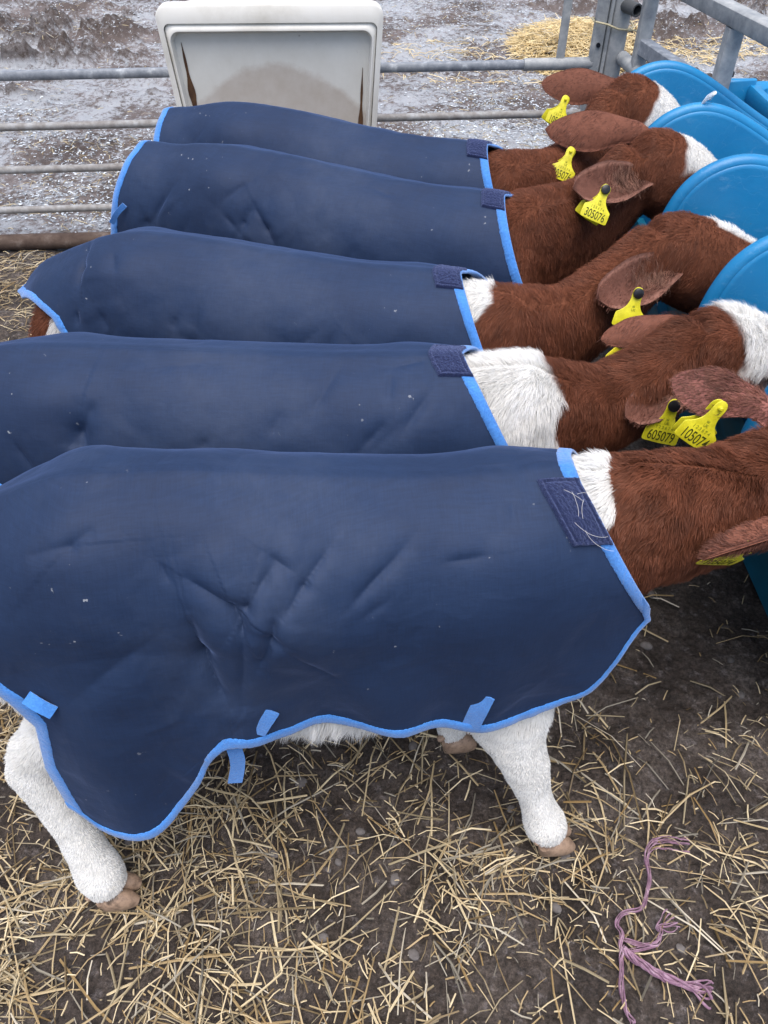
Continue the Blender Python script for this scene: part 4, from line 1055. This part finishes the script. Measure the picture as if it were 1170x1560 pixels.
ff1 = [(np.array([.13, .84, .54]), .045, .07), (np.array([.14, .84, .42]), .038, .05), (np.array([.14, .83, .28]), .032, .035), (np.array([.135, .82, .16]), .024, .026), (np.array([.137, .808, .08]), .031, .032), (np.array([.143, .800, .048]), .027, .029)]
calf(label='nearest calf, full navy jacket side in view, rust red neck, white legs standing on straw', O=O1, head=h1, Z=.797, ZH=.835, tail=.775, seed=3,
     poll=(.62, .865, .735), muzzle=(.88, .94, .56), neck=[((.37, .775, .685), .082, .112), ((.49, .815, .690), .072, .102)],
     legs=legs(O1, h1, .82, .86, nf1, nr1, ff1), hs=1.05,
     white=[((.275, .77, .80), (.040, .085, .062)), ((.33, .63, .40), (.11, .12, .045)), (( .86, .95, .66), (.1, .09, .08))], brown=[((.30, .66, .455), (.05, .05, .022))], blaze=[(.02, .26, .05, 0, .0)], legw=(.62, .43),
     ears=[((.575, .945, .785), (.455, 1.005, .80), (0.1, -.45, .85), .092, -.20, 'pink', 1.25), ((.575, .745, .745), (.408, .665, .775), (.2, .62, .76), .070, .40, False, 1.35, 'pointed')],
     tags=[(P(1097, 622, y=.935), (-.48, -.22, -.74), (.90, -.15, -.42), '105074', False, -1), (P(1142, 832, y=.69) + np.array([0, 0, -.004]), (-.31, .335, -.84), (1, .05, .10), '105074', False, 0)],
     x0=.058, xr0=-.85, k1=.10, k2=2.0, amax=.235, rear=[(0, -.85), (.10, -.83), (.2, -.77), (.29, -.72), (.36, -.70), (.45, -.715), (.6, -.70), (.8, -.68)],
     hem=[(0, .34), (.02, .285), (.05, .262), (.10, .268), (.15, .288), (.19, .322), (.23, .375), (.26, .430), (.285, .472), (.31, .484), (.345, .474), (.45, .463), (.72, .428), (.84, .432), (.905, .47), (.955, .575), (1.0, .66)],
     flare=[(-.9, .14), (-.62, .17), (-.45, .13), (-.34, .07), (-.2, .05), (.3, .02)],
     creases=[([(284, 878), (356, 921), (371, 951), (371, 1066)], .010, .008), ([(288, 930), (313, 998), (350, 1070)], .016, .014), ([(403, 840), (450, 870)], .007, .008), ([(418, 857), (378, 921), (371, 950)], .011, .009),
              ([(503, 835), (463, 891), (433, 933)], .008, .008), ([(420, 929), (416, 963), (395, 1006)], .010, .009), ([(600, 852), (531, 925)], .007, .007), ([(241, 852), (262, 891)], .005, .007), ([(424, 963), (527, 1045)], .004, .005),
              ([(635, 813), (550, 911)], .005, .007), ([(674, 856), (746, 843)], .005, .006), ([(593, 911), (550, 941)], .004, .007), ([(781, 757), (781, 796)], .003, .006), ([(40, 850), (110, 830), (150, 800)], .005, .012),
              ([(250, 960), (120, 1060)], .006, .02), ([(380, 1085), (340, 1120), (300, 1180)], .006, .018)],
     dents=[(-.30, .45, .06, .12, -.020), (-.52, .42, .10, .12, .012)], ncr=0, res=(420, 210), tabs=[([(740, 1060), (728, 1084), (716, 1108)], 30, (.006, .008, .006)), ([(410, 1082), (399, 1099), (388, 1117)], 34, (.007, .009, .009)), ([(352, 1128), (362, 1160), (358, 1192)], 24, (.0, .002, .004)), ([(40, 1062), (60, 1075), (82, 1086)], 20, (.006, .010, .008))],
     patch=(.938, 1.0, .020, .118), strays=6, wf=1.35, nfur=170000, near=5000, belly=.075, furL=1.0, lowfur=.55)

# --- calf 2
O2 = (.07, 1.055); h2 = -1.0
calf(label='second calf from the front, broad white fluffy collar between navy jacket and brown neck', O=O2, head=h2, Z=.785, ZH=.795, tail=.785, seed=11,
     poll=(.60, 1.20, .735), muzzle=(.87, 1.23, .60), neck=[((.24, 1.065, .655), .080, .110), ((.38, 1.11, .640), .068, .092), ((.50, 1.16, .685), .064, .082)],
     legs=legs(O2, h2, .8, .82), hs=1.05,
     white=[((.205, 1.06, .66), (.092, .16, .22)), ((.70, 1.23, .80), (.10, .12, .12))], blaze=[(.02, .26, .07, 0, -.02)],
     ears=[((.562, 1.145, .725), (.418, 1.035, .70), (.1, -.6, .75), .075, .40, True, 1.2), ((.555, 1.30, .715), (.418, 1.275, .700), (0, -.5, .85), .062, -.30, False, 1.15)],
     tags=[(P(1026, 618, y=1.055), (-.22, -.30, -.85), (1, .0, -.10), '605079', True, 0), (P(977, 522, y=1.275), (-.70, -.30, -.62), (.8, 0, -.5), None, False, 0)],
     x0=.055, k1=.28, k2=1.3, creases=[([(150, 610), (120, 660), (118, 690)], .010, .02), ([(240, 560), (330, 548)], .004, .012), ([(520, 560), (470, 640)], .006, .014), ([(597, 565), (593, 620)], .005, .008), ([(661, 595), (605, 672)], .009, .012), ([(593, 638), (550, 685)], .009, .012), ([(652, 535), (600, 560)], .005, .008), ([(440, 620), (405, 668)], .006, .02), ([(320, 668), (300, 688)], .006, .012)],
     ncr=6, res=(260, 130), tabs=[([(-14, 738), (0, 748), (6, 762)], 22, (.006, .01, .008))], patch=(.940, 1.0, -.035, .050), strays=0, nfur=110000, near=3000, faceL=.030, furL=.95)

# --- calf 3
O3 = (.085, 1.335); h3 = -12.5
calf(label='middle calf of the five, small white tuft at jacket collar, bare brown rump', O=O3, head=h3, Z=.785, ZH=.80, tail=.75, seed=23,
     poll=(.620, 1.555, .745), muzzle=(.92, 1.59, .620), neck=[((.23, 1.315, .635), .080, .122), ((.36, 1.395, .620), .066, .115), ((.49, 1.49, .665), .060, .10)],
     legs=legs(O3, h3, .8, .82), hs=1.14,
     white=[((.165, 1.33, .775), (.045, .065, .052)), ((-.655, 1.37, .605), (.05, .075, .075))], blaze=[(.050, .27, .045, -.028, .02)],
     ears=[((.628, 1.512, .735), (.430, 1.355, .748), (.15, -.65, .72), .092, .38, True, 1.05), ((.64, 1.64, .76), (.67, 1.72, .67), (0, -.5, .85), .07, -.3, False, 1.0)],
     tags=[(P(972, 447, y=1.37), (-.20, -.35, -.80), (1, 0, -.12), None, True, 0)],
     x0=.058, xr0=-.90, rump=1.6, rear=[(0, -.905), (.05, -.875), (.10, -.82), (.16, -.75), (.25, -.70), (.7, -.68)], hem=[(0, .50), (.05, .50), (.12, .44), (.5, .44), (.85, .44), (1, .6)],
     creases=[([(125, 372), (128, 410), (122, 440)], .012, .010), ([(118, 470), (122, 500)], .010, .010), ([(175, 385), (180, 420)], .008, .016), ([(150, 470), (170, 505)], .007, .016), ([(270, 480), (262, 505)], .006, .012)],
     ncr=8, res=(240, 120), patch=(.945, 1.0, -.035, .045), nfur=95000, near=3000, rumpfur=True, furL=.9)

# --- calf 4
O4 = (.205, 1.655); h4 = -21.5
calf(label='fourth calf from the front, ear tag reading 305076 held by a black stud', O=O4, head=h4, Z=.80, ZH=.815, tail=.805, seed=37,
     poll=(.650, 1.895, .800), muzzle=(.900, 1.93, .655), neck=[((.31, 1.67, .655), .080, .140), ((.43, 1.77, .660), .068, .135), ((.54, 1.85, .70), .060, .110)],
     legs=legs(O4, h4, .8, .82), hs=1.12, white=[], blaze=[(.022, .27, .085, .0, .0)],
     ears=[((.632, 1.845, .780), (.430, 1.690, .826), (.15, -.65, .72), .092, .30, True, 1.0), ((.625, 2.00, .825), (.405, 2.04, .825), (0, -.78, .62), .100, -.20, False, 1.12)],
     tags=[(P(922, 289, y=1.70), (-.33, -.45, -.72), (1, 0, -.22), '305076', True, 1), (P(869, 231, y=1.985), (-.30, -.42, -.72), (.93, 0, -.16), '305076', False, 1)],
     x0=.055, rw=(.12, .135), td=(.012, -.004), rear=[(0, -.86), (.10, -.875), (.25, -.92), (.45, -.94), (.7, -.94)], creases=[([(340, 325), (362, 350)], .007, .010), ([(388, 312), (372, 340), (366, 362)], .006, .009), ([(388, 312), (408, 350), (420, 372)], .008, .010), ([(560, 285), (610, 300)], .005, .014), ([(200, 345), (212, 360)], .008, .015)],
     ncr=8, res=(240, 120), tabs=[([(170, 340), (178, 325), (190, 312)], 14, (.004, .008, .008))], patch=(.945, 1.0, -.030, .050), nfur=85000, near=2500, furL=.75)

# --- calf 5: farthest
O5 = (.195, 1.935); h5 = -22.5
calf(label='farthest calf of the row, ear tag 105080, white forehead against the last blue divider', O=O5, head=h5, Z=.805, ZH=.82, tail=.80, seed=51,
     poll=(.655, 2.235, .825), muzzle=(.885, 2.26, .665), neck=[((.30, 1.93, .665), .080, .12), ((.42, 2.02, .67), .072, .105), ((.55, 2.13, .70), .066, .088)],
     legs=legs(O5, h5, .8, .82), hs=1.12, tone=.95, blaze=[(.028, .27, .12, 0, -.06)], white=[],
     ears=[((.645, 2.33, .825), (.440, 2.36, .84), (0, -.78, .62), .098, -.20, False, 1.0), ((.56, 2.13, .75), (.435, 2.12, .72), (.15, -.6, .75), .08, .35, True, 1.0)],
     tags=[(P(861, 152, y=2.285), (-.30, -.40, -.72), (.93, 0, -.30), '105080', False, 1)],
     x0=.055, rw=(.11, .13), td=(.03, .006), ncr=8, res=(200, 100), patch=(.945, 1.0, -.025, .055), nfur=60000, near=2000, furL=.7)
